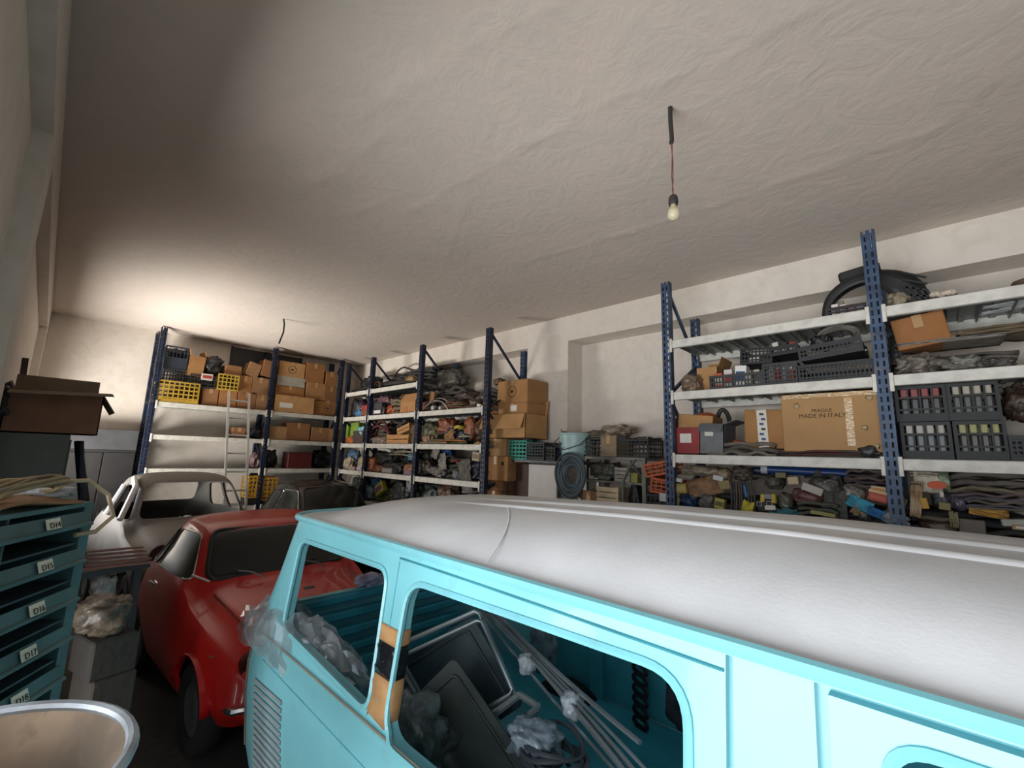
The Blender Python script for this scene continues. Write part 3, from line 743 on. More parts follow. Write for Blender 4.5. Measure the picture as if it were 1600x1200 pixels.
def text_mesh(body, size, mat, parent, loc, name='lettering'):
    cu = bpy.data.curves.new('t', 'FONT'); cu.body = body; cu.size = size; cu.align_x = 'CENTER'; cu.extrude = .0006
    t = bpy.data.objects.new('t', cu); COL.objects.link(t); me = baked(t, None); bpy.data.objects.remove(t)
    me.materials.clear(); o = link(name, me, mat, parent); o.location = loc; o.rotation_euler = (math.pi/2, 0, 0); return o
N1, N2, N3, N4 = [z+.042 for z in NS]
# ------------------------------------------------------------ near right rack, top shelf
s = slotR(1282, 1450, 493, 412, 3.98, N1)
o = root('wheel_arch_liner', 'big black plastic wheel arch standing on the top shelf of the right rack', 'car part', s)
W, Hh = s['w'], s['h']
BLK = M('1d1f20', .5, var=.2, dust=.1)
def arc(u): a = math.pi*(1-u); return (W*.5*math.cos(a), Hh*.86*math.sin(a)**.75)
MB().grid(lambda u, v: (arc(u)[0]*(1-.02*math.sin(3*v)), .02+v*.22, arc(u)[1]+.015*math.sin(v*6)), 26, 6).build('arch', BLK, o, 'all', .02)
MB().grid(lambda u, v: (arc(u)[0]*(1-(1-v)*(.14+.34*min(1, max(0, (u-.45)*4)))), .02, arc(u)[1]*(1-(1-v)*(.2+.3*min(1, max(0, (u-.45)*4))))), 26, 3).build('inner_lip', BLK, o, 'all', .01)
MB().box((-W*.1, .1, Hh*.93), (W*.42, .16, Hh*.2), Matrix.Rotation(-.12, 3, 'Y'), ch=.015).build('top_pad', BLK, o)
mb = MB()
for i in range(6): mb.bar((W*.34+.03*i, .0, .02), (W*.26+.035*i, .0, Hh*.5-.02*i), .012)
for i in range(5): mb.bar((W*.30, .0, .05+.055*i), (W*.5, -.0, .02+.045*i), .012)
mb.build('end_grille', BLK, o)
s = slotR(1292, 1352, 494, 477, 3.9, N1); crate(s, .22, 'small dark crate of little boxes under the black wheel arch', '2a1f24', rows=2)
for i, c in enumerate(('d8d3cc', 'c9c3b6', 'b03a30', 'd9d5cf')):
    l = 1299+i*13; small_box(slotR(l, l+11, 492, 475, 3.93, N1+.01), .12, ['white box first in the small dark crate', 'cream box second in the small dark crate', 'red box third in the small dark crate', 'white box last in the small dark crate'][i], c, '7a7f86')
small_box(slotR(1297, 1318, 480, 470, 4.2, N1), .15, 'pale carton behind the small dark crate on the top shelf', 'c8c2b0')
bag(slotR(1384, 1424, 484, 452, 3.93, N1), .25, 'clear plastic bag of parts beside the wheel arch grille on the top shelf', 'b8a990', clear=.35, gl=.2)
o = folds(slotR(1454, 1494, 470, 452, 3.95, N1), .18, 'long pale wrapped packet on the top shelf right of the wheel arch', 'cdbfae', n=2, name='wrapped_packet', cat='packet')
bag(slotR(1580, 1625, 462, 430, 3.95, N1), .3, 'brown mesh sack at the far right of the top shelf', '5d4c3c', name='mesh_sack', cat='sack')
# ------------------------------------------------------------ near right rack, second shelf
bag(slotR(1058, 1092, 612, 583, 3.9, N2), .3, 'crumpled brown clear bag at the left end of the second shelf', '8d7460', clear=.2, gl=.25)
carton(slotR(1088, 1122, 608, 574, 4.05, N2), .3, 'plain open carton behind the crate of bulb boxes', 2, flaps=[('r', .4), ('b', .2)])
crate(slotR(1110, 1190, 607, 584, 3.87, N2), .35, 'dark crate of small bulb boxes at the left of the second shelf', '2d3032', cols=16, rows=2)
for i, (l, r, t, c, f) in enumerate(((1117, 1130, 583, 'c65a35', 'd8cfc0'), (1131, 1144, 577, 'cfcac4', 'c23b2c'), (1146, 1164, 571, 'e2e0dc', '33507c'), (1166, 1177, 579, '7d8066', 'c0bba6'), (1178, 1187, 577, 'b9b2a3', '57503f'))):
    small_box(slotR(l, r, 603, t, 3.93+.02*(i % 2), N2+.012), .1, ['orange bulb box in the left dark crate', 'white bulb box with red print in the left dark crate', 'white bulb box with blue print in the left dark crate', 'olive tin in the left dark crate', 'grey parts packet in the left dark crate'][i], c, f, tilt=.08*(i % 3-1))
for i in range(5):
    small_box(slotR(1120+i*13, 1131+i*13, 603, 594, 4.08, N2+.012), .1, ['leftmost', 'second', 'middle', 'fourth', 'rightmost'][i]+' small red box lying low in the left dark crate', 'b2452f')
crate(slotR(1193, 1245, 602, 566, 3.87, N2), .35, 'dark crate of spray cans on the second shelf', '2b2d30', cols=9, rows=5)
for i in range(4):
    l = 1199+i*11; s = slotR(l, l+9, 600, 572, 3.92, N2+.012); o = root('spray_can', ['leftmost pale', 'left red', 'right grey', 'rightmost orange red'][i]+' spray can in the middle dark crate', 'can', s, group='spray cans in the middle crate')
    MB().lathe([(0, 0), (.022, 0), (.022, s['h']*.8), (.012, s['h']*.88)], 14, (0, .03, 0)).build('body', M(('b9b4aa', 'a83a2c', '9b9d9f', 'b54634')[i], .3, .3), o, True)
    MB().lathe([(.014, s['h']*.86), (.016, s['h']), (0, s['h'])], 12, (0, .03, 0)).build('cap', M('d5d2cb', .5), o, True)
crate(slotR(1157, 1204, 570, 543, 3.95, N2+.20), .3, 'small black crate tipped on top of the bulb box crate', '17181a', tilt=.06, cols=8, rows=4)
small_box(slotR(1170, 1188, 568, 558, 3.97, N2+.215), .12, 'white folded card in the tipped black crate', 'dad5c9')
crate(slotR(1204, 1246, 565, 539, 3.92, N2+.245), .3, 'small black crate of fuses stacked over the spray cans', '1b1c1e', tilt=-.06, cols=7, rows=3)
for i, (l, c) in enumerate(((1209, 'c9c4b8'), (1220, '2a2b2d'), (1231, 'b1352c'))):
    small_box(slotR(l, l+10, 552, 534, 3.97, N2+.26), .1, ['pale packet in the crate over the spray cans', 'black packet in the crate over the spray cans', 'red packet in the crate over the spray cans'][i], c, 'd4d0c5', tilt=.15*(i-1))
crate(slotR(1248, 1366, 598, 565, 3.87, N2), .42, 'large black crate at the right post of the second shelf', '1f2123', cols=18, rows=4)
crate(slotR(1250, 1348, 566, 533, 3.90, N2+.185), .40, 'large black crate tilted on top of another black crate', '26282b', tilt=-.09, cols=15, rows=4)
hoop(slotR(1276, 1342, 545, 508, 4.02, N2+.30), 'grey rubber rings leaning in the tilted black crate', '6b665f', .014, turns=3)
bag(slotR(1262, 1300, 545, 520, 4.02, N2+.28), .2, 'dark oily parts lump in the tilted black crate', '2c2d30', neck=False, name='car_part', cat='car part')
lamp_unit(slotR(1345, 1362, 567, 552, 3.9, N2+.20), 'small dull lamp hanging over the large black crate', '8a8c8c')
# right bay of the second shelf
carton(slotR(1400, 1487, 540, 490, 3.98, None), .28, 'orange brown carton tilted on the rags of the second shelf', 1, tilt=-.13, tape=True, mark=None, mat=M('9c6a3e', .85, var=.08, bump=.1))
bag(slotR(1394, 1478, 592, 549, 3.86, N2), .2, 'crumpled grey brown cloth bundle beside the near post', '6f675e', neck=False, rough=.4, name='cloth_bundle', cat='cloth')
bag(slotR(1470, 1545, 590, 551, 3.86, N2), .2, 'crumpled grey green cloth bundle in the middle of the heap', '74746a', neck=False, rough=.45, name='cloth_bundle', cat='cloth')
bag(slotR(1535, 1592, 590, 556, 3.86, N2), .2, 'crumpled dark grey cloth bundle at the right of the heap', '55524e', neck=False, rough=.4, name='cloth_bundle', cat='cloth')
folds(slotR(1394, 1592, 592, 553, 4.06, N2), .3, 'heap of folded grey seat fabric filling the right bay', '7d766c', n=6, col2='5a5550', name='fabric_heap', cat='fabric', amp=.5)
folds(slotR(1400, 1580, 556, 535, 3.95, N2+.215), .4, 'crumpled lighter grey fabric on top of the folded heap', '8d867b', n=3, col2='47484f', name='fabric_heap', cat='fabric', amp=.7)
folds(slotR(1496, 1660, 545, 505, 4.05, N2+.24), .35, 'folded brown felt mats at the right of the second shelf', '7a6a52', n=4, col2='6a5b46', amp=.5)
strips(slotR(1540, 1640, 508, 494, 4.1, N2+.44), .2, 'grey rods lying on the brown felt mats', 'a5a7a6', n=4, r=.012, name='rod_bundle', cat='rods')
bag(slotR(1385, 1420, 545, 508, 4.05, N2), .3, 'black plastic bag behind the post on the second shelf', '2a2c2e')
# ------------------------------------------------------------ near right rack, third shelf
o = carton(slotR(1053, 1098, 706, 668, 3.88, N3), .3, 'torn parts box with a red side at the left end of the third shelf', 0, mat=M('8e2f2d', .6, var=.15), flaps=[('b', -.2), ('l', .5)], name='torn_box')
MB().box((-.02, -.002, o.children[0].dimensions.z*.6), (.1, .003, .08)).build('paper_label', LABELW, o)
o = carton(slotR(1092, 1130, 707, 662, 3.86, N3), .3, 'grey faced torn box beside the red box', 0, mat=M('6b6f72', .6, var=.15), flaps=[('f', 2.4), ('r', 1.2)], name='torn_box', tilt=.04)
MB().box((-.02, -.003, .2), (.07, .003, .09)).build('paper_label', LABELW, o)
carton(slotR(1058, 1112, 672, 648, 3.95, N3+.215), .25, 'flattened brown carton lying over the torn boxes', 2, tilt=.1, tape=False)
hoop(slotR(1078, 1122, 672, 646, 4.15, N3+.2), 'orange hose loop behind the torn boxes', 'b5562c', .014, name='hose_loop', cat='hose')
hoop(slotR(1133, 1166, 690, 668, 4.1, N3+.09), 'orange rubber ring lying flat beside the taped carton', 'c5532f', .016, flat=.7)
hoop(slotR(1118, 1140, 705, 640, 4.2, N3), 'black curved rubber trim standing behind the torn boxes', '2c2a28', .02, name='rubber_trim', cat='trim')
o = carton(slotR(1163, 1224, 698, 640, 3.93, N3+.06), .3, 'brown carton with white printed parcel tape', 0, tilt=.03, yaw=.12, tape=False)
s2 = slotR(1163, 1224, 698, 640, 3.93, N3+.06)
MB().box((-.01, -.002, s2['h']/2), (.07, .003, s2['h']*.98), Matrix.Rotation(-.05, 3, 'Y')).build('printed_tape', LABELW, o)
for i in range(7): MB().box((-.01+.012*(i % 2)-.006, -.0045, s2['h']*(.1+.13*i)), (.03, .002, .018)).build('tape_print', M('3a4a7a' if i % 3 else '2a2a2a', .6), o)
s = slotR(1222, 1380, 705, 613, 3.88, N3+.035)
o = carton(s, .42, 'big carton printed fragile made in Italy on the third shelf', 2, tilt=.0, tape=False, mat=M('b18a5c', .8, var=.06, scale=3, bump=.1))
text_mesh('FRAGILE', .034, INK, o, (-.07*s['w'], -.0015, s['h']*.675)); text_mesh('MADE IN ITALY', .042, INK, o, (-.07*s['w'], -.0015, s['h']*.58))
for x, z, w_, h_ in ((-.0, .96, .95, .02), (.36*1, .5, .035, .8)): MB().box((x*s['w']*.55 if x else 0, -.001, z*s['h']), (w_*s['w'] if w_ > .5 else .045, .0018, h_*s['h'] if h_ > .5 else .03)).build('clear_tape', M('c6a476', .12, var=.1, bump=.3), o)
for x, z in ((-.33, .82), (.33, .42), (.40, .9), (.42, .12)): link('tape_wrinkle', lump_mesh(.04, .008, .04, sd(), .5, 2), M('c2a67c', .1, var=.3, bump=.6), o, 'all').location = (x*s['w'], -.008, z*s['h']-.03)
folds(slotR(1098, 1216, 713, 690, 3.86, N3), .35, 'thin grey rubber mats hanging over the third shelf edge', '6f675e', n=3, col2='58524c', amp=.6)
strips(slotR(1212, 1392, 713, 698, 3.86, N3), .08, 'long dark rubber seals lying before the fragile carton', '36312e', n=4, r=.009, col2='5c2a2c')
bag(slotR(1340, 1372, 716, 696, 3.84, N3), .1, 'dark grey rag at the foot of the fragile carton', '3b3c3d', neck=False, name='rag', cat='cloth')
bag(slotR(1376, 1402, 712, 640, 3.98, N3), .2, 'dark red cloth bundle between the fragile carton and the post', '59222b', neck=False, name='cloth_bundle', cat='cloth')
for (l, r, b, t, base, label, caps, bodyc) in ((1412, 1486, 718, 674, N3, 'lower left black bottle crate in the right bay', 'b8b2a8', '5e6468'), (1404, 1480, 674, 632, N3+.240, 'upper left black bottle crate in the right bay', '8c3f38', '3c3d3e'),
      (1496, 1574, 721, 678, N3, 'lower right black bottle crate in the right bay', 'a3a267', '45473f'), (1487, 1564, 676, 629, N3+.240, 'upper right black bottle crate in the right bay', 'b0a896', '4c4d4c')):
    s = slotR(l, r, b, t, 3.9, base); s['h'] = .236; crate(s, .34, label, '17191b', cols=4, rows=3, solid=.22)
    for i in range(4):
        q = dict(s); q['w'] = s['w']*.19; q['h'] = s['h']*.88; q['loc'] = s['loc']+Vector((.02, s['w']*(.33-.22*i), .012))
        canister(q, .09, ['leftmost', 'left middle', 'right middle', 'rightmost'][i]+' canister in the '+label.replace('black bottle crate in the right bay', 'black bottle crate'), bodyc, caps, 'canisters in the '+label)
crate(slotR(1580, 1640, 722, 680, 3.9, N3), .34, 'black crate at the picture edge of the third shelf', '1d1f24', cols=6, rows=5)
bag(slotR(1566, 1640, 650, 598, 4.0, N3+.235), .3, 'dark brown sack lying over the edge crate', '4a3b30', name='sack', cat='sack')
MB_ = strips(slotR(1404, 1570, 628, 612, 4.2, N3+.47), .2, 'flat grey metal strips under the second shelf', '7c7e7d', n=4, r=.014, name='metal_strips')
# ------------------------------------------------------------ near right rack, fourth shelf: packed loose parts
def J(kind, l_, r_, b_, t_, X, label, col, **k):
    base = k.pop('base', None); d = k.pop('d', .25)
    s = slotR(l_, r_, b_, t_, X, base)
    if kind == 'bag': return bag(s, d, label, col, **k)
    if kind == 'lump': return bag(s, d, label, col, neck=False, **k)
    if kind == 'folds': return folds(s, d, label, col, **k)
    if kind == 'strips': return strips(s, d, label, col, **k)
    if kind == 'box': return small_box(s, d, label, col, **k)
    if kind == 'sheet': return sheet(s, d, label, col, **k)
    if kind == 'hoop': return hoop(s, label, col, **k)
J('folds', 1048, 1240, 850, 775, 4.0, 'bed of dark rubber mats under the loose parts left', '3f3d3b', base=N4, n=5, col2='4b4945', d=.5, amp=.5)
J('folds', 1225, 1420, 860, 790, 4.0, 'bed of dark rubber mats under the loose parts right', '454340', base=N4, n=5, col2='393a3c', d=.5, amp=.5)
J('folds', 1418, 1640, 880, 800, 4.02, 'bed of dark flat parts in the right bay', '43403d', base=N4, n=5, col2='35363a', d=.5, amp=.4)
J('lump', 1056, 1125, 744, 727, 3.86, 'long beige wrapped part high at the left of the loose parts', '8c806c', d=.2, name='wrapped_part', cat='car part', rough=.15)
J('lump', 1116, 1138, 752, 731, 3.86, 'tan crumpled paper wad beside the long beige part', '95836a', d=.15, name='paper_wad', cat='paper')
J('box', 1113, 1129, 751, 743, 3.84, 'white tag card under the tan paper wad', 'c9c9c9', d=.05, tilt=.2)
J('sheet', 1074, 1130, 775, 746, 3.85, 'curved brown cardboard piece over the left loose parts', '8c6a4c', d=.08, tilt=-.25, name='cardboard_piece', cat='cardboard', amp=.01)
J('box', 1051, 1065, 753, 747, 3.84, 'white paper label at the left post above the yellow packet', 'd6d3cb', d=.03, tilt=.1)
J('box', 1052, 1073, 771, 756, 3.84, 'yellow parts packet at the left post', '9c8b3e', d=.06, face='b09a6a', tilt=-.1)
J('box', 1124, 1142, 765, 751, 3.84, 'small olive brown carton among the left loose parts', '8a7a4e', d=.08, tilt=-.2)
J('box', 1115, 1130, 795, 779, 3.83, 'yellow label box with dark print on the left', 'a89c48', d=.06, face='55552f', tilt=.15)
J('bag', 1060, 1088, 795, 772, 3.85, 'dark blue plastic bag at the left end', '1f3a5e', d=.2)
J('lump', 1088, 1116, 795, 768, 3.86, 'greyish clear bag of clips beside the blue bag', '6f6a66', d=.15, clear=.2, gl=.2)
J('sheet', 1052, 1060, 792, 770, 3.84, 'small beige card strip standing by the left post', '8f8168', d=.03)
for i, (l, c, lab) in enumerate(((1142, '3f3a44', 'dark violet rubber strips hanging down'), (1150, '5a463c', 'brown rubber strips hanging down'), (1158, '3a3c42', 'blue black rubber strips hanging down'), (1168, '4c4a40', 'olive black rubber strips hanging down'))):
    s = slotR(l, l+9, 802, 752, 3.84); o = root('hanging_strips', lab+' in the middle of the loose parts', 'strips', s)
    for j in range(3): MB().tube([((j-1)*.014, .02*j, s['h']), ((j-1)*.017+.004, .0+.015*j, s['h']*.5), ((j-1)*.02-.006, .02*j, 0)], .007, 6).build('strip', M(c, .6), o, True)
J('box', 1164, 1168, 777, 758, 3.82, 'thin bright blue strip between the rubber strips', '3a6ea8', d=.02, tilt=-.15, name='blue_strip', cat='strip')
J('sheet', 1156, 1174, 803, 783, 3.82, 'yellow oval sticker card above the van roof', 'c0b23c', d=.02, tilt=.25, name='sticker_card', cat='card')
J('lump', 1138, 1175, 752, 728, 3.9, 'brownish rubber boot lump under the shelf beam', '5b5146', d=.2, name='rubber_part', cat='car part')
J('strips', 1150, 1200, 752, 735, 3.9, 'tangle of olive rubber seals under the shelf beam', '4c4d42', d=.2, n=6, r=.01)
s = slotR(1180, 1330, 742, 728, 4.0)
pipe(s, 'dark blue tube with white cap lying under the third shelf', '1c3f78', .032, (-s['w']*.42, .0, .03), (s['w']*.5, .06, .02), name='tube', capcol='c5c6c6')
pipe(slotR(1150, 1205, 741, 726, 4.02), 'darker blue tube end left of the white capped tube', '1b3054', .03, (-.12, 0, .03), (.12, .02, .03), name='tube')
J('lump', 1190, 1222, 765, 742, 3.88, 'folded grey brown rubber sheet below the blue tube', '575248', d=.2, name='rubber_sheet', cat='rubber')
J('box', 1211, 1228, 747, 738, 3.86, 'olive parts box below the blue tube', '6b6a4a', d=.08)
J('box', 1231, 1248, 757, 745, 3.84, 'crumpled cream paper box in the middle', 'c0ab8d', d=.08, tilt=-.1)
J('box', 1250, 1283, 770, 758, 3.84, 'long pale grey card box slanting to the right', 'b9b3aa', d=.06, tilt=.35)
J('lump', 1232, 1284, 790, 763, 3.86, 'dark red wrapped part under the pale card box', '6b4440', d=.18, tilt=.15, name='wrapped_part', cat='car part', rough=.15)
J('box', 1187, 1194, 785, 772, 3.83, 'yellow end of a dark spark plug box', 'b8a83a', d=.05, tilt=.1)
J('box', 1193, 1206, 780, 772, 3.835, 'small violet grey carton between yellow box ends', '85809a', d=.05, tilt=.05)
J('box', 1205, 1212, 787, 772, 3.83, 'yellow narrow box end right of the violet carton', 'b5a539', d=.05)
s = slotR(1184, 1212, 799, 784, 3.83); o = small_box(s, .06, 'black box with white line print above the van roof', '15171a')
for p in ((-.05, .05, .03, .03), (.02, .06, .035, .03)): MB().tube([(p[0]+dx*p[2], -.003, p[1]+dz*p[3]) for dx, dz in ((-.5, -.5), (.5, -.5), (.5, .5), (-.5, .5))], .003, 4, closed=True).build('printed_mark', LABELW, o)
J('box', 1195, 1212, 797, 790, 3.82, 'white card roll before the black printed box', 'd8d2c8', d=.03, tilt=-.1)
J('lump', 1212, 1238, 797, 770, 3.87, 'grey green crumpled foil beside the yellow boxes', '6c6d5f', d=.15, gl=.25)
J('sheet', 1200, 1245, 808, 795, 3.82, 'teal plastic sheet edge lying on the pile', '39727c', d=.08, name='plastic_sheet', cat='sheet')
J('bag', 1262, 1320, 775, 740, 3.9, 'large grey plastic sack in the middle of the fourth shelf', '66645e', d=.25, gl=.35)
J('sheet', 1282, 1322, 810, 768, 3.86, 'grey felt piece hanging beside the big grey sack', '5f605e', d=.1, name='felt_piece', cat='felt')
J('folds', 1246, 1310, 806, 785, 3.84, 'olive grey folded tarpaulin low in the middle', '54564c', n=3, d=.2, name='tarpaulin', cat='cloth')
J('box', 1266, 1305, 806, 800, 3.82, 'thin yellow green strip of card above the roof', '9c9456', d=.03, tilt=.1, name='card_strip', cat='card')
J('hoop', 1256, 1292, 748, 738, 3.86, 'flat black gasket under the shelf beam', '2a2826', r=.008, flat=.5)
J('folds', 1318, 1400, 762, 735, 3.88, 'stack of wavy brown grey rubber mats right of the sack', '645852', n=5, col2='4a4044', d=.25, amp=.6)
J('lump', 1312, 1348, 785, 757, 3.84, 'clear wrap of mixed packets with coloured print', '8f8880', d=.12, clear=.25, gl=.15, tilt=.2, name='packet_bundle', cat='packets')
J('box', 1354, 1386, 784, 770, 3.84, 'red and cream parts box slanting by the post', 'a84434', d=.08, face='b95a48', tilt=.22, lid='d0b48a')
J('box', 1360, 1384, 770, 760, 3.85, 'cream and orange small box over the red box', 'cdb893', d=.07, face='b9793f', tilt=.1)
J('sheet', 1382, 1408, 805, 775, 3.85, 'olive brown cardboard flap beside the post', '8b7c58', d=.06, tilt=.3, name='cardboard_piece', cat='cardboard')
J('sheet', 1318, 1358, 796, 777, 3.82, 'bright blue magazine lying aslant on the pile', '3f9bb8', d=.04, tilt=.45, name='magazine', cat='magazine', amp=.01)
J('sheet', 1352, 1384, 808, 795, 3.815, 'dark blue magazine corner below the red box', '2b6ca6', d=.03, tilt=.35, name='magazine', cat='magazine', amp=.01)
J('sheet', 1326, 1352, 806, 790, 3.83, 'tan printed paper under the bright blue magazine', 'a58a66', d=.04, tilt=.4)
J('bag', 1372, 1418, 822, 800, 3.81, 'clear plastic bag with blue print at the foot of the post', 'a8adb2', d=.1, clear=.25, gl=.12, tilt=.25)
J('lump', 1336, 1362, 815, 799, 3.84, 'dark crumpled foil low beside the magazines', '4a4a4c', d=.12, gl=.25)
J('lump', 1392, 1404, 785, 755, 3.92, 'grey cable bundle behind the post', '5b5a5c', d=.1, name='cable_bundle', cat='cable')
# right bay
o = J('sheet', 1428, 1472, 770, 737, 3.84, 'white paper sack with orange printed logo', 'cfc6b4', d=.06, name='paper_sack', cat='sack', amp=.012)
lg = MB().prism([(.04+.045*math.cos(a), .05+.024*math.sin(a)) for a in np.linspace(0, 6.28, 17)[:-1]], lambda a, b: (a, -.01, b), lambda a, b: (a, .012, b)).build('printed_logo', M('c9572c', .6), o); lg['label'] = 'orange oval logo'
MB().box((-.06, -.002, .05), (.05, .02, .008)).build('printed_line', INK, o)
J('folds', 1420, 1470, 745, 736, 3.86, 'folded white paper sacks above the printed one', 'b8ac9c', n=4, d=.2, col2='7d736a', amp=.4, name='paper_sack', cat='sack')
J('lump', 1462, 1486, 768, 735, 3.84, 'pale green crumpled sack neck beside the orange logo', '9aa48c', d=.12, gl=.5)
J('sheet', 1418, 1436, 808, 752, 3.83, 'printed newspaper strip standing beside the post', 'b5a790', d=.04, tilt=.12, name='newspaper', cat='newspaper', col2='8c6a4a')
J('box', 1468, 1475, 777, 768, 3.82, 'small white tag hanging below the paper sack', 'c9c5bc', d=.02)
J('folds', 1478, 1640, 772, 738, 3.95, 'long grey brown carpet roll under the third shelf right', '6f6862', n=3, d=.35, amp=.25, name='carpet_roll', cat='carpet')
J('folds', 1484, 1640, 785, 764, 3.9, 'beige folded mat along the right bay', '82755f', n=3, d=.3, amp=.5, col2='6a5a5c')
J('folds', 1505, 1640, 800, 778, 3.86, 'brown grey folded door cards along the right bay', '6a6258', n=4, d=.3, amp=.5, col2='5a5660')
J('box', 1440, 1452, 795, 778, 3.83, 'bright yellow packet in the right bay', 'b98f2c', d=.05, tilt=-.15)
J('lump', 1452, 1490, 795, 765, 3.87, 'dark grey oily rags in the right bay', '44454a', d=.15, name='rag', cat='cloth')
J('box', 1466, 1485, 797, 785, 3.84, 'olive crumpled carton in the right bay', '7d754c', d=.07, tilt=.1)
J('lump', 1484, 1512, 800, 775, 3.86, 'violet grey plastic wrap in the right bay', '5a5663', d=.15, gl=.2)
J('sheet', 1514, 1576, 808, 795, 3.83, 'yellow cardboard sheet sticking out in the right bay', 'b88d45', d=.1, tilt=.12, name='cardboard_piece', cat='cardboard', amp=.01)
J('hoop', 1440, 1488, 815, 796, 3.84, 'black oval gasket with olive rim in the right bay', '5d5746', r=.012, flat=.35)
J('sheet', 1484, 1498, 825, 800, 3.82, 'olive folded paper edge above the van roof', '8a8160', d=.03)
J('box', 1498, 1540, 835, 812, 3.85, 'grey brown carton low in the right bay', '5f5751', d=.1, tilt=.03)
J('box', 1566, 1640, 823, 812, 3.84, 'pale grey plastic trim low at the right edge', 'a3a59c', d=.08, tilt=-.1, name='plastic_trim', cat='trim')
J('box', 1582, 1640, 830, 822, 3.83, 'tan and white box low at the right edge', 'a3845c', d=.06, face='c9c7c4')
J('lump', 1436, 1500, 838, 812, 3.88, 'dark brown carton heap above the roof ridge', '5c4a40', d=.2, rough=.1, name='carton_heap', cat='cardboard')

# ------------------------------------------------------------ far right rack
F1, F2, F3, F4, F5 = [z+.042 for z in FS]
J('strips', 545, 650, 612, 590, 3.95, 'bundle of black tubes along the top shelf of the far rack', '2e2c2b', base=F1, n=9, r=.022, d=.45, name='tube_bundle', cat='tubes', bow=.5)
J('lump', 560, 580, 608, 586, 3.95, 'black engine part on the top shelf beside the corner post', '1e1f20', base=F1, d=.3, name='engine_part', cat='car part')
J('strips', 585, 650, 605, 582, 4.05, 'brown grey exhaust pipes on the far rack top shelf', '57493f', base=F1, n=7, r=.022, d=.3, name='exhaust_pipe_bundle', cat='pipes', col2='3a3634', bow=.6)
J('hoop', 582, 592, 608, 597, 3.9, 'rusty ring at the edge of the far rack top shelf', '6a4c3a', base=F1, r=.018)
J('strips', 600, 650, 600, 580, 4.2, 'antler shaped dark springs on the far rack top shelf', '34332f', base=F1+.1, n=4, r=.018, d=.2, name='spring_bundle', cat='springs', bow=1.2, tilt=-.2)
J('lump', 632, 647, 598, 586, 4.0, 'ochre leather strap on the far rack top shelf', '8a6a3c', base=F1+.05, d=.15, name='strap', cat='strap')
J('strips', 590, 715, 596, 578, 4.3, 'long grey bumper tubes at the back of the top shelf', '4e4a47', base=F1+.08, n=6, r=.02, d=.15, name='bumper_bundle', cat='bumpers', bow=.3)
J('lump', 655, 718, 606, 578, 4.15, 'grey folded seat frames high beside the middle post', '4b4844', d=.3, name='seat_frame_stack', cat='car part', rough=.2)
J('hoop', 688, 718, 606, 580, 4.25, 'black bent steel hoop above the chrome trims', '26252a', r=.016)
J('lump', 545, 562, 650, 622, 3.95, 'dark grey parts bag in the corner on the second shelf', '3b3d40', base=F2, d=.2)
J('bag', 553, 566, 652, 641, 3.88, 'light blue plastic bag hanging at the second shelf corner', '4c86b8', base=F2, d=.1)
J('lump', 563, 574, 642, 632, 3.9, 'bright red rag bundle on the far rack second shelf', 'b53a3a', base=F2+.06, d=.15, name='rag', cat='cloth')
J('box', 564, 575, 648, 640, 3.88, 'small rust brown carton under the red rag', '7b4a38', base=F2, d=.15)
J('lump', 560, 566, 634, 626, 4.0, 'magenta cloth piece deep in the corner', '8a2a70', base=F2+.12, d=.1, name='rag', cat='cloth')
J('box', 576, 596, 649, 630, 3.88, 'dark grey box at the post on the second shelf', '3a3a3f', base=F2, d=.25)
J('box', 575, 586, 648, 640, 3.86, 'dark purple carton before the grey box', '3c2f4e', base=F2, d=.02)
J('box', 584, 594, 646, 641, 3.85, 'white label card below the grey box', 'd8d6d2', base=F2+.03, d=.01)
J('lump', 586, 608, 632, 617, 3.9, 'violet red cloth on top of the dark grey box', '6a4a55', base=F2+.2, d=.2, name='cloth_bundle', cat='cloth')
J('lump', 598, 614, 646, 632, 3.92, 'orange and black parts in a tray on the second shelf', 'a04e28', base=F2, d=.2, name='parts_tray', cat='parts')
J('lump', 594, 600, 645, 634, 3.87, 'narrow black canister on the second shelf', '232326', base=F2, d=.06, rough=.05, name='canister', cat='canister')
J('folds', 610, 630, 647, 622, 3.95, 'olive brown folded sacks beside the open carton', '6f6350', base=F2, n=4, d=.25, name='folded_sack', cat='sack')
J('hoop', 608, 624, 648, 640, 3.88, 'pale green cable coil before the folded sacks', '8fa090', base=F2, r=.008, flat=.5, name='cable_coil', cat='cable')
o = carton(slotR(625, 649, 645, 628, 3.88, F2), .3, 'open carton with raised flap on the far rack second shelf', 0, flaps=[('f', -.35), ('l', -.2), ('b', -.1)])
MB().box((-.03, -.002, .06), (.05, .003, .1)).build('red_print', M('b0604a', .7), o)
J('lump', 655, 668, 642, 626, 3.93, 'rust brown carton lump right of the middle post', '7a4a30', base=F2, d=.2, rough=.1, name='carton_heap', cat='cardboard')
for i, (l, r, b, t, lab) in enumerate(((664, 700, 640, 626, 'arched chrome trim lowest on the second shelf'), (666, 706, 638, 622, 'arched chrome trim in the middle of the second shelf'), (672, 702, 634, 618, 'arched dark trim highest on the second shelf'))):
    s = slotR(l, r, b, t, 3.88+.05*i, F2+.02*i); o = root('chrome_trim', lab, 'trim', s)
    MB().tube([(s['w']*(u-.5), .03*math.sin(u*3), s['h']*math.sin(math.pi*min(1, u*.9+.1))**.8) for u in np.linspace(0, 1, 14)], .012, 8).build('strip', M('c4c6c6' if i < 2 else '55565a', .12, .95), o, True)
lamp_unit(slotR(668, 678, 641, 632, 3.87, F2), 'chrome headlamp lying left under the arched trims')
lamp_unit(slotR(680, 689, 641, 633, 3.87, F2), 'chrome headlamp lying right under the arched trims')
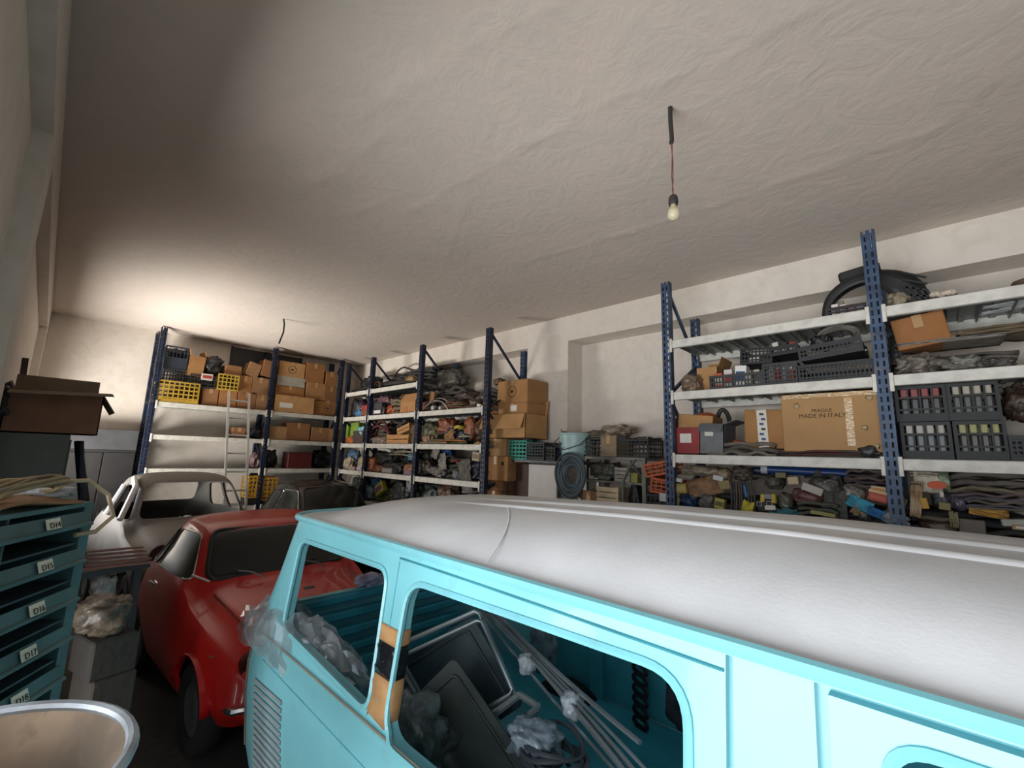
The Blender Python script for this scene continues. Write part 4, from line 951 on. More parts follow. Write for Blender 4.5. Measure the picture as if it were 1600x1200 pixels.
J('folds', 690, 722, 640, 627, 3.9, 'olive and brown upholstery folded on the second shelf', '66603c', base=F2, n=4, d=.3, col2='6a4038', name='upholstery', cat='fabric')
J('box', 670, 677, 627, 612, 3.95, 'small brown box standing above the trims', '8a6247', base=F2+.13, d=.06, tilt=.15)
J('lump', 708, 734, 628, 611, 4.1, 'dark brown leather seat roll on the second shelf', '4f3c35', base=F2+.12, d=.25, name='seat_roll', cat='car part', rough=.15)
J('hoop', 718, 745, 640, 628, 3.9, 'violet brown rubber hose curl near the shelf end', '6a4d50', base=F2, r=.014, flat=.3, name='hose_loop', cat='hose')
J('lump', 728, 746, 638, 622, 4.0, 'brown sack slumped near the shelf end', '5d4d3c', base=F2, d=.2, name='sack', cat='sack')
J('lump', 738, 757, 636, 618, 4.1, 'dull beige bundle behind the end of the second shelf', '8a8070', base=F2, d=.15, name='cloth_bundle', cat='cloth')
J('box', 744, 750, 637, 631, 3.86, 'small white folded card at the shelf end', 'dcdcd8', base=F2, d=.03, tilt=.3)
# third shelf
J('box', 541, 560, 677, 661, 3.95, 'green plastic tray in the corner of the third shelf', '7c9a3a', base=F3+.08, d=.2, name='plastic_tray', cat='tray')
J('lump', 556, 568, 676, 666, 3.88, 'pale blue crumpled cup beside the green tray', '8cc0cc', base=F3+.09, d=.1, name='cup', cat='cup')
J('box', 551, 567, 693, 673, 3.88, 'dark brown grooved box under the pale cup', '4a3a38', base=F3, d=.2)
J('lump', 537, 551, 694, 682, 3.86, 'orange glove hanging over the corner of the shelf', 'b5642f', base=F3, d=.1, name='glove', cat='glove')
J('strips', 574, 605, 694, 664, 3.9, 'heap of dark red and grey hoses on the third shelf', '6a3034', base=F3, n=10, r=.014, d=.3, col2='6b6760', name='hose_bundle', cat='hoses', bow=1)
J('lump', 576, 604, 695, 682, 3.87, 'pinkish grey rags at the edge of the third shelf', '8a7a6e', base=F3, d=.15, name='rag', cat='cloth')
J('folds', 590, 610, 690, 664, 4.0, 'olive grey folded canvas behind the hoses', '5c584a', base=F3, n=5, d=.25, name='canvas', cat='cloth')
J('strips', 594, 606, 693, 682, 3.87, 'white enamel rods leaning beside the crate', 'b8bbb8', base=F3, n=3, r=.007, d=.05, name='rod_bundle', cat='rods', tilt=-.3)
wood_crate(slotR(604, 638, 694, 678, 3.87, F3), .3, 'flat wooden fruit crate on the far rack third shelf', slats=2)
wood_crate(slotR(621, 640, 679, 664, 3.92, F3+.175), .22, 'small wooden crate tilted on the flat fruit crate', tilt=-.25, slats=2)
J('sheet', 640, 647, 692, 664, 3.9, 'thin dark board beside the wooden crates', '6f5d3f', base=F3, d=.05, name='board', cat='board')
J('bag', 654, 668, 690, 660, 3.9, 'pale grey green sack right of the middle post', '8d8d78', base=F3, d=.25)
J('lump', 664, 682, 690, 664, 3.92, 'olive plastic bundle beside the pale sack', '5d5c3c', base=F3, d=.25)
J('lump', 656, 672, 695, 678, 3.86, 'pinkish brown paper bundle low at the middle post', '9a7c66', base=F3, d=.15, name='paper_bundle', cat='paper')
J('lump', 680, 704, 672, 652, 3.92, 'rust coloured gloves heap under the second shelf', '8e5136', base=F3+.14, d=.2, name='glove_heap', cat='gloves')
J('strips', 684, 712, 674, 662, 3.9, 'purple brown hoses across the third shelf', '54464a', base=F3+.12, n=5, r=.014, d=.2, name='hose_bundle', cat='hoses')
J('hoop', 708, 720, 664, 655, 3.88, 'yellow hose coil under the second shelf', 'c2b23c', base=F3+.2, r=.014, flat=.6, turns=2, name='hose_coil', cat='hose')
J('sheet', 693, 707, 688, 672, 3.87, 'brown carton corner in the middle of the third shelf', '9a7446', d=.06, tilt=-.2, name='cardboard_piece', cat='cardboard')
J('lump', 703, 732, 694, 668, 3.92, 'black blue plastic heap in the middle of the third shelf', '22303c', base=F3, d=.25, gl=.25)
J('hoop', 714, 732, 684, 677, 3.87, 'cream bowl rim on the dark plastic heap', 'c0b890', base=F3+.09, r=.01, flat=.5, name='bowl_rim', cat='bowl')
J('lump', 722, 738, 682, 650, 3.95, 'terracotta coloured leather piece standing by the cartons', '9a5a3c', base=F3+.05, d=.12, rough=.12, name='leather_piece', cat='leather')
J('lump', 732, 752, 690, 655, 4.0, 'dark brown coat heap at the shelf end', '5c4330', base=F3, d=.2, name='coat_heap', cat='cloth')
J('strips', 672, 730, 692, 684, 3.86, 'green and orange strip across the front of the third shelf', '5c6030', base=F3, n=4, r=.009, d=.06, col2='a0602c')
J('lump', 738, 752, 700, 690, 3.85, 'tan rag hanging over the end of the third shelf', 'a5804e', base=F3-.03, d=.08, name='rag', cat='cloth')
J('strips', 656, 700, 697, 689, 3.85, 'grey brown rubber curls over the third shelf edge', '7a6a58', base=F3-.01, n=5, r=.011, d=.06)
# fourth shelf
J('lump', 537, 556, 718, 702, 3.92, 'blue grey sheet metal piece in the corner', '54708a', base=F4+.1, d=.15, rough=.12, name='sheet_metal', cat='metal')
J('lump', 533, 548, 738, 714, 3.86, 'cream white cloth hanging in the corner of the fourth shelf', 'b5a890', base=F4, d=.1, name='cloth', cat='cloth')
J('strips', 540, 566, 730, 702, 3.87, 'curved dark green fender pipe in the corner', '2c3a30', base=F4, n=3, r=.02, d=.1, bow=1.4, name='fender_pipe', cat='pipes')
J('lump', 557, 566, 734, 713, 3.87, 'cream bottle shaped parcel beside the corner post', 'b8a888', base=F4, d=.1, rough=.1, name='parcel', cat='parcel')
J('box', 543, 554, 737, 729, 3.85, 'dusty pink small box on the fourth shelf edge', 'a08a80', base=F4, d=.08)
J('box', 557, 564, 737, 729, 3.85, 'violet white carton by the corner post', 'b0a8b4', base=F4, d=.08)
J('lump', 571, 583, 737, 714, 3.87, 'orange brown leather bag on the fourth shelf', '9a5c38', base=F4, d=.15, rough=.15, name='leather_bag', cat='bag')
J('lump', 582, 596, 739, 727, 3.86, 'reddish brown rag beside the leather bag', '8a5a44', base=F4, d=.12, name='rag', cat='cloth')
J('lump', 578, 612, 722, 702, 3.95, 'dark black green parts heap behind the leather bag', '2c302c', base=F4+.06, d=.3, name='parts_heap', cat='parts')
J('box', 586, 610, 706, 699, 3.88, 'white slanting plastic trim under the third shelf', 'c4c6c4', base=F4+.36, d=.06, tilt=.15, name='plastic_trim', cat='trim')
J('strips', 608, 645, 712, 700, 3.88, 'pale beige sticks under the third shelf', 'a09a80', base=F4+.26, n=4, r=.012, d=.1, name='stick_bundle', cat='sticks')
J('strips', 606, 640, 728, 708, 3.9, 'tangled black cables in the middle of the fourth shelf', '2b2b2c', base=F4+.05, n=9, r=.009, d=.25, bow=1.4, name='cable_tangle', cat='cables')
J('lump', 590, 625, 738, 722, 3.93, 'dark grey bag of fittings on the fourth shelf', '3d403e', base=F4, d=.25)
J('box', 596, 612, 741, 731, 3.86, 'grey violet metal box with bright screws', '7a7478', base=F4, d=.1, face='95908c')
J('box', 637, 646, 722, 709, 3.9, 'teal blue carton at the middle post', '3d7a94', base=F4+.22, d=.1)
J('lump', 626, 648, 743, 724, 3.87, 'tan domed cover at the edge of the fourth shelf', '9a6a50', base=F4, d=.2, rough=.08, name='dome_cover', cat='cover')
J('box', 630, 642, 745, 735, 3.85, 'mauve carton under the tan dome cover', '82666e', base=F4, d=.06)
J('lump', 648, 670, 747, 716, 3.9, 'dark brown clothes heap right of the middle post', '42362e', base=F4, d=.2, name='clothes_heap', cat='cloth')
J('lump', 655, 680, 716, 702, 4.0, 'black green bag deep on the fourth shelf', '262a22', base=F4+.2, d=.25)
J('sheet', 672, 682, 716, 690, 3.84, 'grey cloth strip hanging from the third shelf', '8a8478', d=.04, tilt=.3, name='cloth_strip', cat='cloth')
J('sheet', 684, 700, 712, 702, 3.9, 'blue tarpaulin edge under the third shelf', '1f4a7c', d=.1, name='tarpaulin', cat='cloth')
J('lump', 668, 692, 748, 728, 3.88, 'grey crumpled clothes with bright clips', '75706a', base=F4, d=.2, name='clothes_heap', cat='cloth')
J('sheet', 684, 696, 735, 708, 3.87, 'light grey cloth draped in the middle of the fourth shelf', '8f8a80', d=.06, tilt=-.2, name='cloth_drape', cat='cloth')
J('strips', 702, 718, 724, 713, 3.88, 'red plastic handles on the fourth shelf', '9a3038', base=F4+.2, n=3, r=.012, d=.08, name='handle_bundle', cat='handles')
J('folds', 698, 736, 735, 715, 3.95, 'green black folded tarpaulin behind the grey coat', '3a3f34', base=F4, n=4, d=.25, name='tarpaulin', cat='cloth')
J('lump', 704, 716, 755, 733, 3.86, 'violet grey bag with a light patch hanging over the edge', '6c6a78', base=F4-.02, d=.1)
J('sheet', 716, 734, 755, 718, 3.85, 'grey striped coat sleeve draped over the shelf', '6c6a60', d=.08, tilt=-.25, name='coat', cat='coat')
J('lump', 728, 752, 752, 722, 3.9, 'dark navy jacket heap at the shelf end', '23283a', base=F4, d=.2, name='jacket', cat='jacket')
J('box', 737, 748, 720, 706, 3.9, 'cream carton with a dark spot above the jacket', 'b8a890', base=F4+.25, d=.08, face='8a7058', tilt=.1)
J('sheet', 720, 735, 771, 752, 3.83, 'grey rag hanging below the fourth shelf', '85817a', d=.05, name='rag', cat='cloth')
# fifth shelf, just above the van roof
J('lump', 560, 578, 776, 756, 3.88, 'grey blue metal can low beside the corner post', '6a7884', base=F5, d=.2, rough=.06, name='metal_can', cat='can')
J('lump', 545, 562, 772, 744, 3.9, 'grey green parts heap low in the corner', '4f5650', base=F5, d=.2, name='parts_heap', cat='parts')
J('bag', 577, 592, 762, 746, 3.88, 'blue plastic bag low on the fifth shelf', '2c5a86', base=F5+.2, d=.15)
J('box', 588, 600, 768, 754, 3.86, 'yellow and purple carton low on the fifth shelf', 'a39a3c', base=F5+.15, d=.08, face='6a4a6a', tilt=-.5)
J('lump', 575, 618, 776, 758, 3.93, 'olive green canvas heap low on the fifth shelf', '4f5638', base=F5, d=.25, name='canvas_heap', cat='cloth')
J('lump', 608, 636, 772, 748, 3.93, 'dark wire and glass heap low on the fifth shelf', '3c4040', base=F5, d=.25, name='parts_heap', cat='parts')
J('sheet', 633, 643, 769, 746, 3.83, 'black and white woven strap hanging at the middle post', '9a9a9a', d=.02, tilt=.15, name='woven_strap', cat='strap', col2='2a2a2a', amp=.005)
J('lump', 648, 682, 772, 755, 3.92, 'dark green bundle low right of the middle post', '2a3a34', base=F5, d=.25, name='bundle', cat='cloth')
J('lump', 678, 706, 772, 755, 3.9, 'brown rag heap low above the van roof', '6a5040', base=F5, d=.2, name='rag', cat='cloth')

# dark heaps filling the back of the far rack shelves
for zi, (zb_, nm) in enumerate(((F1, 'top'), (F2, 'second'), (F3, 'third'), (F4, 'fourth'), (F5, 'fifth'))):
    for bi, (ya, yb, side) in enumerate(((7.9, 7.2, 'in the corner bay'), (7.0, 6.35, 'left in the middle bay'), (6.35, 5.65, 'right in the middle bay'), (5.5, 4.85, 'left in the end bay'), (4.85, 4.2, 'right in the end bay'))):
        if zi == 0 and bi > 2: continue
        k = zi*5+bi; c = ('2e2d2c', '3a3733', '33363a', '413a32', '2a2c2a')[k % 5]
        hh = (.26 if zi == 0 else .33)+.06*((k*7) % 3-1)
        s = dict(loc=Vector((4.1, (ya+yb)/2, zb_)), w=abs(ya-yb), h=hh, rz=RZ_R)
        lab = ('dark', 'brown', 'grey', 'dull brown', 'black')[k % 5]+' parts heap at the back of the '+nm+' shelf '+side
        if k % 3 == 0: strips(s, .34, lab, c, n=9, r=.024, name='parts_heap', cat='parts', bow=.9, col2='4b4640')
        elif k % 3 == 1: bag(s, .34, lab, c, name='parts_heap', cat='parts', neck=False, rough=.42, gl=.5)
        else: folds(s, .34, lab, c, n=6, name='parts_heap', cat='parts', amp=.6, col2='45403a')
# ------------------------------------------------------------ carton stack at the end of the far rack
def C(l, r, b, t, X, d, label, tone=0, base=None, **k): return carton(slotR(l, r, b, t, X, base), d, label, tone, **k)
zb = 0
stack = [(757, 796, 1.0, 'plain carton at the bottom of the tall stack hidden behind the van', 1, 4.0), ]
cx = lambda l, r, z0, z1, X, d, label, tone=0, **k: carton(dict(loc=Vector((X, (on_x(l, 700, X).y+on_x(r, 700, X).y)/2, z0)), w=abs(on_x(l, 700, X).y-on_x(r, 700, X).y), h=z1-z0-.002, rz=RZ_R), d, label, tone, **k)
Z = lambda py, X, px=790: on_x(px, py, X).z
X0 = 4.02
z1, z2, z3, z4 = Z(752, X0), Z(713, X0), Z(685, X0), Z(648, X0)
cx(763, 785, 0, z1-.13, X0, .32, 'tall plain carton at the foot of the carton stack', 1)
cx(763, 787, z1-.13, z1, X0, .3, 'crushed paper wrapped carton low in the carton stack', 3, tape=False)
cx(756, 794, z1, z2, X0-.02, .36, 'carton with crossed folded top in the lower carton stack', 0, mark='square')
cx(757, 790, z2, z3, X0, .36, 'plain carton in the middle of the carton stack', 4)
cx(753, 820, z3, z4, X0-.05, .42, 'wide carton with hanging front flap in the carton stack', 2, flaps=[('l', 2.2), ('b', .2), ('f', 2.75)], mark='square')
cx(776, 822, z4, Z(630, X0), X0+.02, .4, 'low taped carton with a white label near the stack top', 0, mark='labelr')
cx(757, 775, z4, Z(632, X0), X0+.08, .25, 'small brown carton edge behind the rack post', 1, tape=False)
cx(774, 822, Z(630, X0), Z(594, X0), X0+.04, .4, 'topmost carton with a round print in the carton stack', 0, mark='ring')
bag(slotR(768, 782, 600, 590, 4.2, Z(594, X0)), .12, 'crumpled brown paper on top of the carton stack', '6b5038', neck=False, name='paper_wad', cat='paper')
# ------------------------------------------------------------ bench with crates, bucket and hose
XB = 4.08; zt = Z(719, XB, 830)
b0, b1 = on_x(788, 719, XB).y, on_x(909, 719, XB).y
bench = thing('metal_bench', 'narrow grey metal bench carrying the green crate and bucket', 'bench', (XB, (b0+b1)/2, 0), RZ_R)
bw = abs(b0-b1); STL = M('5e6062', .5, .6, var=.2)
MB().box((0, .2, zt-.015), (bw, .42, .03), ch=.004).build('top', STL, bench)
for x in (-bw/2+.03, bw/2-.03):
    for y in (.02, .38): MB().box((x, y, (zt-.03)/2), (.035, .035, zt-.03)).build('leg', M('8b8f92', .4, .7), bench)
o = thing('white_panel', 'off white board standing under the metal bench', 'board', (XB+.04, (on_x(822, 745, XB).y+on_x(866, 745, XB).y)/2, 0), RZ_R)
MB().box((0, .02, (zt-.05)/2), (abs(on_x(822, 745, XB).y-on_x(866, 745, XB).y), .03, zt-.05), ch=.003).build('board', M('d5cfcb', .5, var=.04), o)
o = thing('brown_panel', 'dark brown wooden board under the metal bench beside the white board', 'board', (XB+.06, (on_x(796, 745, XB).y+on_x(821, 745, XB).y)/2, 0), RZ_R)
MB().box((0, .03, (zt-.05)/2), (abs(on_x(796, 745, XB).y-on_x(821, 745, XB).y), .03, zt-.05), ch=.003).build('board', M('4a3026', .6, var=.15, stretch=(8, 1, 1)), o)
crate(slotR(795, 822, 718, 688, XB, zt), .28, 'turquoise green plastic crate on the metal bench', '2f9a8a', cols=5, rows=5, bar=.014)
bag(slotR(812, 829, 692, 680, XB+.05, zt+.19), .15, 'dark cloth draped over the green crate corner', '22282e', neck=False, name='cloth', cat='cloth')
crate(slotR(823, 849, 718, 691, XB, zt), .28, 'charcoal crate beside the green crate', '2b3133', cols=6, rows=6)
crate(slotR(849, 866, 718, 699, XB+.02, zt), .25, 'low black crate between the charcoal crate and the bucket', '1e2226', cols=4, rows=4)
s = slotR(862, 906, 720, 676, XB+.02, zt); o = root('paint_bucket', 'pale aqua bucket with blue lettering full of metal bits', 'bucket', s)
r = s['w']/2; h = s['h']
MB().lathe([(0, .004), (r*.8, 0), (r*.97, h*.93), (r, h*.94), (r*1.03, h), (r*.97, h), (r*.92, h*.93), (r*.76, .02), (0, .02)], 28, (0, r, 0)).build('pail', M('a9c9c6', .4, var=.08, wear=.1), o, True)
hd = MB().tube([(-r, r*.9, h*.93), (-r*1.0, r*.1, h*.6), (0, -.03, h*.4), (r*1.0, r*.1, h*.6), (r, r*.9, h*.93)], .006, 6).build('handle', STL, o, True); 
for i, (x, z, w_, h_) in enumerate(((-.62, .55, .1, .28), (-.46, .62, .16, .06), (-.46, .42, .14, .06), (-.6, .3, .12, .1))):
    a = x*1.2; MB().box((r*.93*math.sin(a), r-r*.95*math.cos(a), h*z), (r*w_*1.2, .01, h*h_), Matrix.Rotation(a, 3, 'Z')).build('blue_letter', M('34508a', .5), o)
s2 = slotR(866, 905, 676, 664, XB+.08, zt+h*.8); o = thing('metal_scrap', 'grey sheet metal scraps sticking out of the bucket', 'scrap', s2['loc'], RZ_R)
MB().box((-.02, .08, .06), (.17, .1, .012), Matrix.Rotation(.35, 3, 'Y')).build('plate', M('55504e', .5, .4), o)
MB().tube([(-.12, .1, 0), (-.15, .1, .12)], .006, 6).build('rod', M('3a2c28', .6), o); MB().tube([(.1, .1, 0), (.12, .1, .07)], .006, 6).build('rod', M('3a2c28', .6), o)
# hose coil hanging in front of the bench end
s = slotR(868, 914, 778, 708, XB-.1)
o = root('hose_coil', 'dark grey hose coil hanging at the bench end below the bucket', 'hose', s)
w_, h_ = s['w']/2, s['h']/2
for i in range(7):
    q = 1-.1*i
    MB().tube([(w_*q*math.cos(a)+.01*math.sin(i), .01*i+.012*math.sin(2*a+i), h_*(1+q*math.sin(a))) for a in np.linspace(0, 2*math.pi, 33)[:-1]], .013, 8, closed=True).build('loop', M('55646c' if i % 2 else '3f4a51', .5, var=.15), o, True)
MB().bar((0, .0, s['h']-.01), (0, .16, zt-s['loc'].z-.005), .02).build('hook', STL, o)
# ------------------------------------------------------------ small workbench in the recess
XT = 4.24; zt2 = Z(714, XT, 960); y0, y1 = on_x(912, 714, XT).y, on_x(1008, 714, XT).y
tb = thing('steel_table', 'low grey steel table in the wall recess piled with dusty crates', 'table', (XT, (y0+y1)/2, 0), RZ_R); tw = abs(y0-y1)
MB().box((0, .24, zt2-.015), (tw, .48, .03), ch=.004).build('top', M('85857e', .5, .5, var=.15), tb)
zs = Z(752, XT, 960)
MB().box((0, .24, zs-.012), (tw-.04, .46, .024), ch=.004).build('lower_shelf', M('85857e', .5, .5, var=.15), tb)
for x in (-tw/2+.02, tw/2-.02):
    for y in (.02, .46): MB().box((x, y, (zt2-.03)/2), (.04, .04, zt2-.03)).build('leg', M('7a7c74', .4, .6), tb)
MB().bar((tw/2-.04, .02, zs+.05), (tw/2-.18, .02, zt2-.04), .02).build('brace', STL, tb)
D_ = M('222426', .6)
crate(slotR(904, 941, 712, 684, XT, zt2), .35, 'dusty black crate at the left of the steel table', '27292a', cols=6, rows=4)
carton(slotR(938, 963, 712, 680, XT-.02, zt2), .3, 'weathered grey brown carton in the middle of the steel table', 4, mat=M('8b7a63', .85, var=.2))
crate(slotR(963, 1012, 712, 686, XT, zt2), .35, 'black crate with broken rim at the right of the steel table', '242628', cols=8, rows=4, wave=True)
bag(slotR(906, 945, 690, 672, XT+.03, zt2+.2), .25, 'dusty brown plastic sheet heaped over the left crate', '6f6455', neck=False, clear=.1, name='plastic_sheet', cat='sheet')
bag(slotR(930, 979, 684, 662, XT+.05, zt2+.23), .3, 'dusty beige plastic bag on top of the weathered carton', '9a8c79', neck=False, clear=.1, gl=.3)
bag(slotR(983, 1005, 692, 683, XT+.05, zt2+.14), .15, 'black cloth in the broken rim crate', '191b1d', neck=False, name='cloth', cat='cloth')
bag(slotR(914, 962, 750, 722, XT, zs), .3, 'dark grey sack on the lower shelf of the steel table', '54544c', name='sack', cat='sack')
wood_crate(slotR(960, 984, 752, 730, XT-.02, zs), .25, 'pale grey wooden crate standing on the lower table shelf', col='9c948a', slats=4)
small_box(slotR(985, 996, 752, 739, XT-.02, zs), .12, 'olive yellow box on the lower table shelf', '8a8a48')
wood_crate(slotR(932, 966, 786, 760, XT-.06, None), .3, 'cream wooden fruit crate on the floor stack under the table', col='cbb898', slats=3)
s = slotR(932, 966, 786, 760, XT-.06); carton(dict(loc=Vector((XT-.06, s['loc'].y, 0)), w=s['w']*1.1, h=s['loc'].z-.003, rz=RZ_R), .32, 'brown carton under the cream fruit crate', 5)
s = slotR(907, 932, 784, 767, XT-.04); s['h'] += s['loc'].z; s['loc'].z = 0; carton(s, .3, 'plain tall carton left of the cream fruit crate', 5)
s = slotR(970, 1004, 788, 762, XT); s['h'] += s['loc'].z; s['loc'].z = 0; s['h'] = min(s['h'], zs-.05); bag(s, .25, 'tall heap of black bags under the table right side', '25272c')
strp = thing('green_hose', 'dull green hose bent down beside the steel table', 'hose', (XT-.03, on_x(985, 740, XT).y, 0), RZ_R)
MB().tube([(.08, 0, zt2-.02), (.02, -.02, zs+.16), (-.05, -.03, zs+.02), (-.06, -.02, zs-.2), (-.06, 0, 0)], .014, 8).build('tube', M('5c6a5c', .5), strp, True)
# orange crates beside the rack post
zo = Z(772, 4.1, 1030)
s = dict(loc=Vector((4.1, on_x(1030, 772, 4.1).y, 0)), w=.26, h=zo-.003, rz=RZ_R)
crate(dict(s), .34, 'tall dark crate stack under the orange crates', '1d2024', cols=6, rows=20)
crate(dict(slotR(1016, 1048, 776, 748, 4.1, zo)), .34, 'lower orange plastic crate beside the right rack', 'b5562c', tilt=.12, cols=4, rows=4)
crate(dict(slotR(1010, 1046, 752, 722, 4.12, zo+.17)), .36, 'upper orange plastic crate tilted beside the right rack', 'b85a30', tilt=-.22, cols=4, rows=3)
small_box(slotR(1030, 1048, 784, 771, 3.98), .14, 'pale grey box before the orange crates', 'b9bcbc')
# ------------------------------------------------------------ back rack goods
B1, B2, B3, B4 = [z+.042 for z in BS]
def CB(l, r, b, t, label, tone=0, Y=8.55, d=.3, base=None, **k): return carton(slotB(l, r, b, t, Y, base), d, label, tone, **k)
crate(slotB(246, 311, 628, 596, 8.5, B1), .4, 'yellow plastic crate at the left end of the back rack', 'ad8c2c', cols=8, rows=5, bar=.016, solid=.15)
crate(slotB(256, 295, 600, 577, 8.56, None), .34, 'grey black crate on the left yellow crate', '2f3236', cols=8, rows=4)
crate(slotB(258, 293, 577, 541, 8.57, None), .3, 'dark blue crate at the top left of the back rack', '28323f', cols=6, rows=4, solid=.5)
bag(slotB(262, 290, 560, 545, 8.62, None), .2, 'black bag with a silver glint in the dark blue crate', '1b1c1e', gl=.2)
CB(316, 341, 636, 605, 'brown carton right of the left yellow crate', 3, base=B1)
CB(342, 370, 638, 610, 'brown carton under the small yellow crate', 1, base=B1)
CB(371, 400, 640, 612, 'wide brown carton in the bottom row before the ladder', 3, base=B1)
CB(400, 420, 642, 617, 'narrow brown carton beside the middle post', 5, base=B1)
crate(slotB(297, 336, 606, 586, 8.54, None), .3, 'low charcoal crate of packets in the middle of the top shelf', '26282b', cols=7, rows=3)
small_box(slotB(315, 333, 594, 584, 8.52, None), .1, 'red and white packet in the low charcoal crate', 'c3bdb4', 'a03a30')
CB(294, 319, 588, 556, 'orange brown carton with raised flap above the charcoal crate', 0, base=None, flaps=[('r', -.25), ('l', .3)], yaw=.1, tilt=.06)
o = bag(slotB(319, 352, 586, 556, 8.56, None), .3, 'dark net bag with a red top beside the raised flap carton', '303134', name='net_bag')
MB().box((-.05, .1, .27), (.1, .08, .03), Matrix.Rotation(.2, 3, 'Y')).build('red_packet', M('b8432f', .5), o)
crate(slotB(341, 373, 610, 585, 8.5, None), .3, 'small yellow crate standing on the brown cartons', 'b89a3a', cols=5, rows=4, bar=.014)
CB(372, 394, 613, 587, 'brown carton right of the small yellow crate', 1, base=None)
CB(394, 420, 617, 590, 'brown carton in the second row beside the post', 5, base=None)
CB(352, 378, 587, 571, 'flat brown carton above the small yellow crate', 3, base=None, tape=False)
CB(384, 404, 588, 566, 'tilted brown carton on the second carton row', 5, base=None, tilt=.25, tape=False)
CB(408, 424, 588, 562, 'dark brown carton tipped against the middle post', 3, base=None, tilt=.15, tape=False)
# bay two of the top shelf
CB(429, 491, 650, 619, 'large light carton with a white label right of the post', 2, base=B1, Y=8.5, d=.4, mark='label')
CB(491, 532, 653, 626, 'brown carton with a round print at the right end', 1, base=B1, d=.4, mark='ring')
CB(430, 476, 620, 603, 'flat brown carton under the grey lidded one', 1, base=None, d=.35)
CB(433, 477, 605, 589, 'flat pale grey carton in the right bay of the back rack', 4, base=None, d=.35, mat=M('a8a397', .8), tape=False)
CB(436, 477, 590, 566, 'light carton with an oval print at the top of the right bay', 2, base=None, d=.35, mark='ring')
CB(478, 509, 626, 598, 'brown carton with a small white label in the right bay', 0, base=None, d=.35)
CB(478, 507, 599, 568, 'brown carton high in the right bay beside the oval print carton', 1, base=None, d=.35)
CB(509, 526, 627, 604, 'narrow brown carton low at the right end of the row', 3, base=None, d=.35)
CB(509, 527, 604, 581, 'narrow brown carton on top at the right end of the row', 1, base=None, d=.35)
# second and third shelf of the back rack
CB(421, 448, 690, 666, 'pale carton beside the post on the second back shelf', 4, base=B2)
CB(448, 484, 693, 661, 'reddish brown carton in the middle of the second back shelf', 3, base=B2, mark=None)
CB(486, 514, 694, 668, 'brown carton with torn tape on the second back shelf', 5, base=B2)
CB(513, 533, 695, 670, 'light brown bulging carton at the end of the second back shelf', 2, base=B2)
CB(363, 384, 686, 668, 'lone small brown carton behind the ladder', 3, base=B2, Y=8.6)
bag(slotB(388, 412, 690, 668, 8.6, B2), .25, 'black bag beside the middle post on the second back shelf', '22242a')
bag(slotB(411, 436, 733, 703, 8.55, B3), .3, 'black rucksack on the third back shelf', '1c1d22', name='rucksack')
bag(slotB(393, 409, 728, 709, 8.55, B3), .2, 'pink and white plastic bag by the post', '7a5c62')
o = small_box(slotB(450, 487, 734, 708, 8.52, B3), .3, 'dark red case on the third back shelf', '561a1d', lid='44171a', name='case', cat='case')
bag(slotB(490, 522, 736, 704, 8.6, B3), .3, 'black heap of covers at the right of the third back shelf', '17181b', neck=False, name='cover_heap', cat='cover')
crate(slotB(388, 407, 778, 744, 8.5, None), .36, 'yellow crate behind the car shell left of the post', 'b98a24', cols=3, rows=5, bar=.016)
crate(slotB(411, 432, 782, 746, 8.5, None), .36, 'yellow crate behind the black car right of the post', 'b8861f', cols=3, rows=5, bar=.016)
for l, r, b in ((388, 407, 778), (411, 432, 782)):
    s = slotB(l, r, b, b-5, 8.5); s['h'] = s['loc'].z-B4-.003; s['loc'].z = B4
    crate(s, .36, 'dark crate under the yellow crate '+('left' if l < 400 else 'right')+' of the post', '2a2622', cols=3, rows=5)
# aluminium ladder leaning on the back rack
ALU = M('c6c8c6', .3, .8, var=.08)
ld = thing('aluminium_ladder', 'aluminium ladder leaning against the back rack', 'ladder', (2.2, 8.0, 0))
La, Lb = Vector((-.15, -.32, 0)), Vector((-.20, .40, on_y(358, 614, 8.42).z+.02))
for sx in (0, 1):
    off = Vector((.30*sx+.0, 0, .0)); MB().bar(La+off, Lb+off, .026, .06, up=(0, 1, 0)).build('rail', ALU, ld)
n = 10
for i in range(n):
    t = (i+.5)/n; p = La.lerp(Lb, t); MB().tube([p, p+Vector((.30, 0, 0))], .014, 8).build('rung', ALU, ld, True)
# dark metal cabinet against the back wall
cb = thing('dark_cabinet', 'dark grey steel cabinet against the back wall left of the rack', 'cabinet', (.62, 8.72, 0))
DG = M('4c4d50', .5, .2, var=.1); DG2 = M('2d2c2d', .5, .2, var=.1)
MB().box((0, .14, .93), (.72, .28, 1.86), ch=.004).build('body', DG2, cb); MB().box((0, .14, 2.01), (.72, .28, .296), ch=.004).build('top_box', DG, cb)
for x in (-.18, .18): dd = MB().box((x, -.008, .93), (.345, .016, 1.78), ch=.003).build('door', DG2, cb); MB().box((-.13 if x > 0 else .13, -.02, 0), (.02, .02, .1)).build('handle', DG, dd).location = (x, 0, .95)
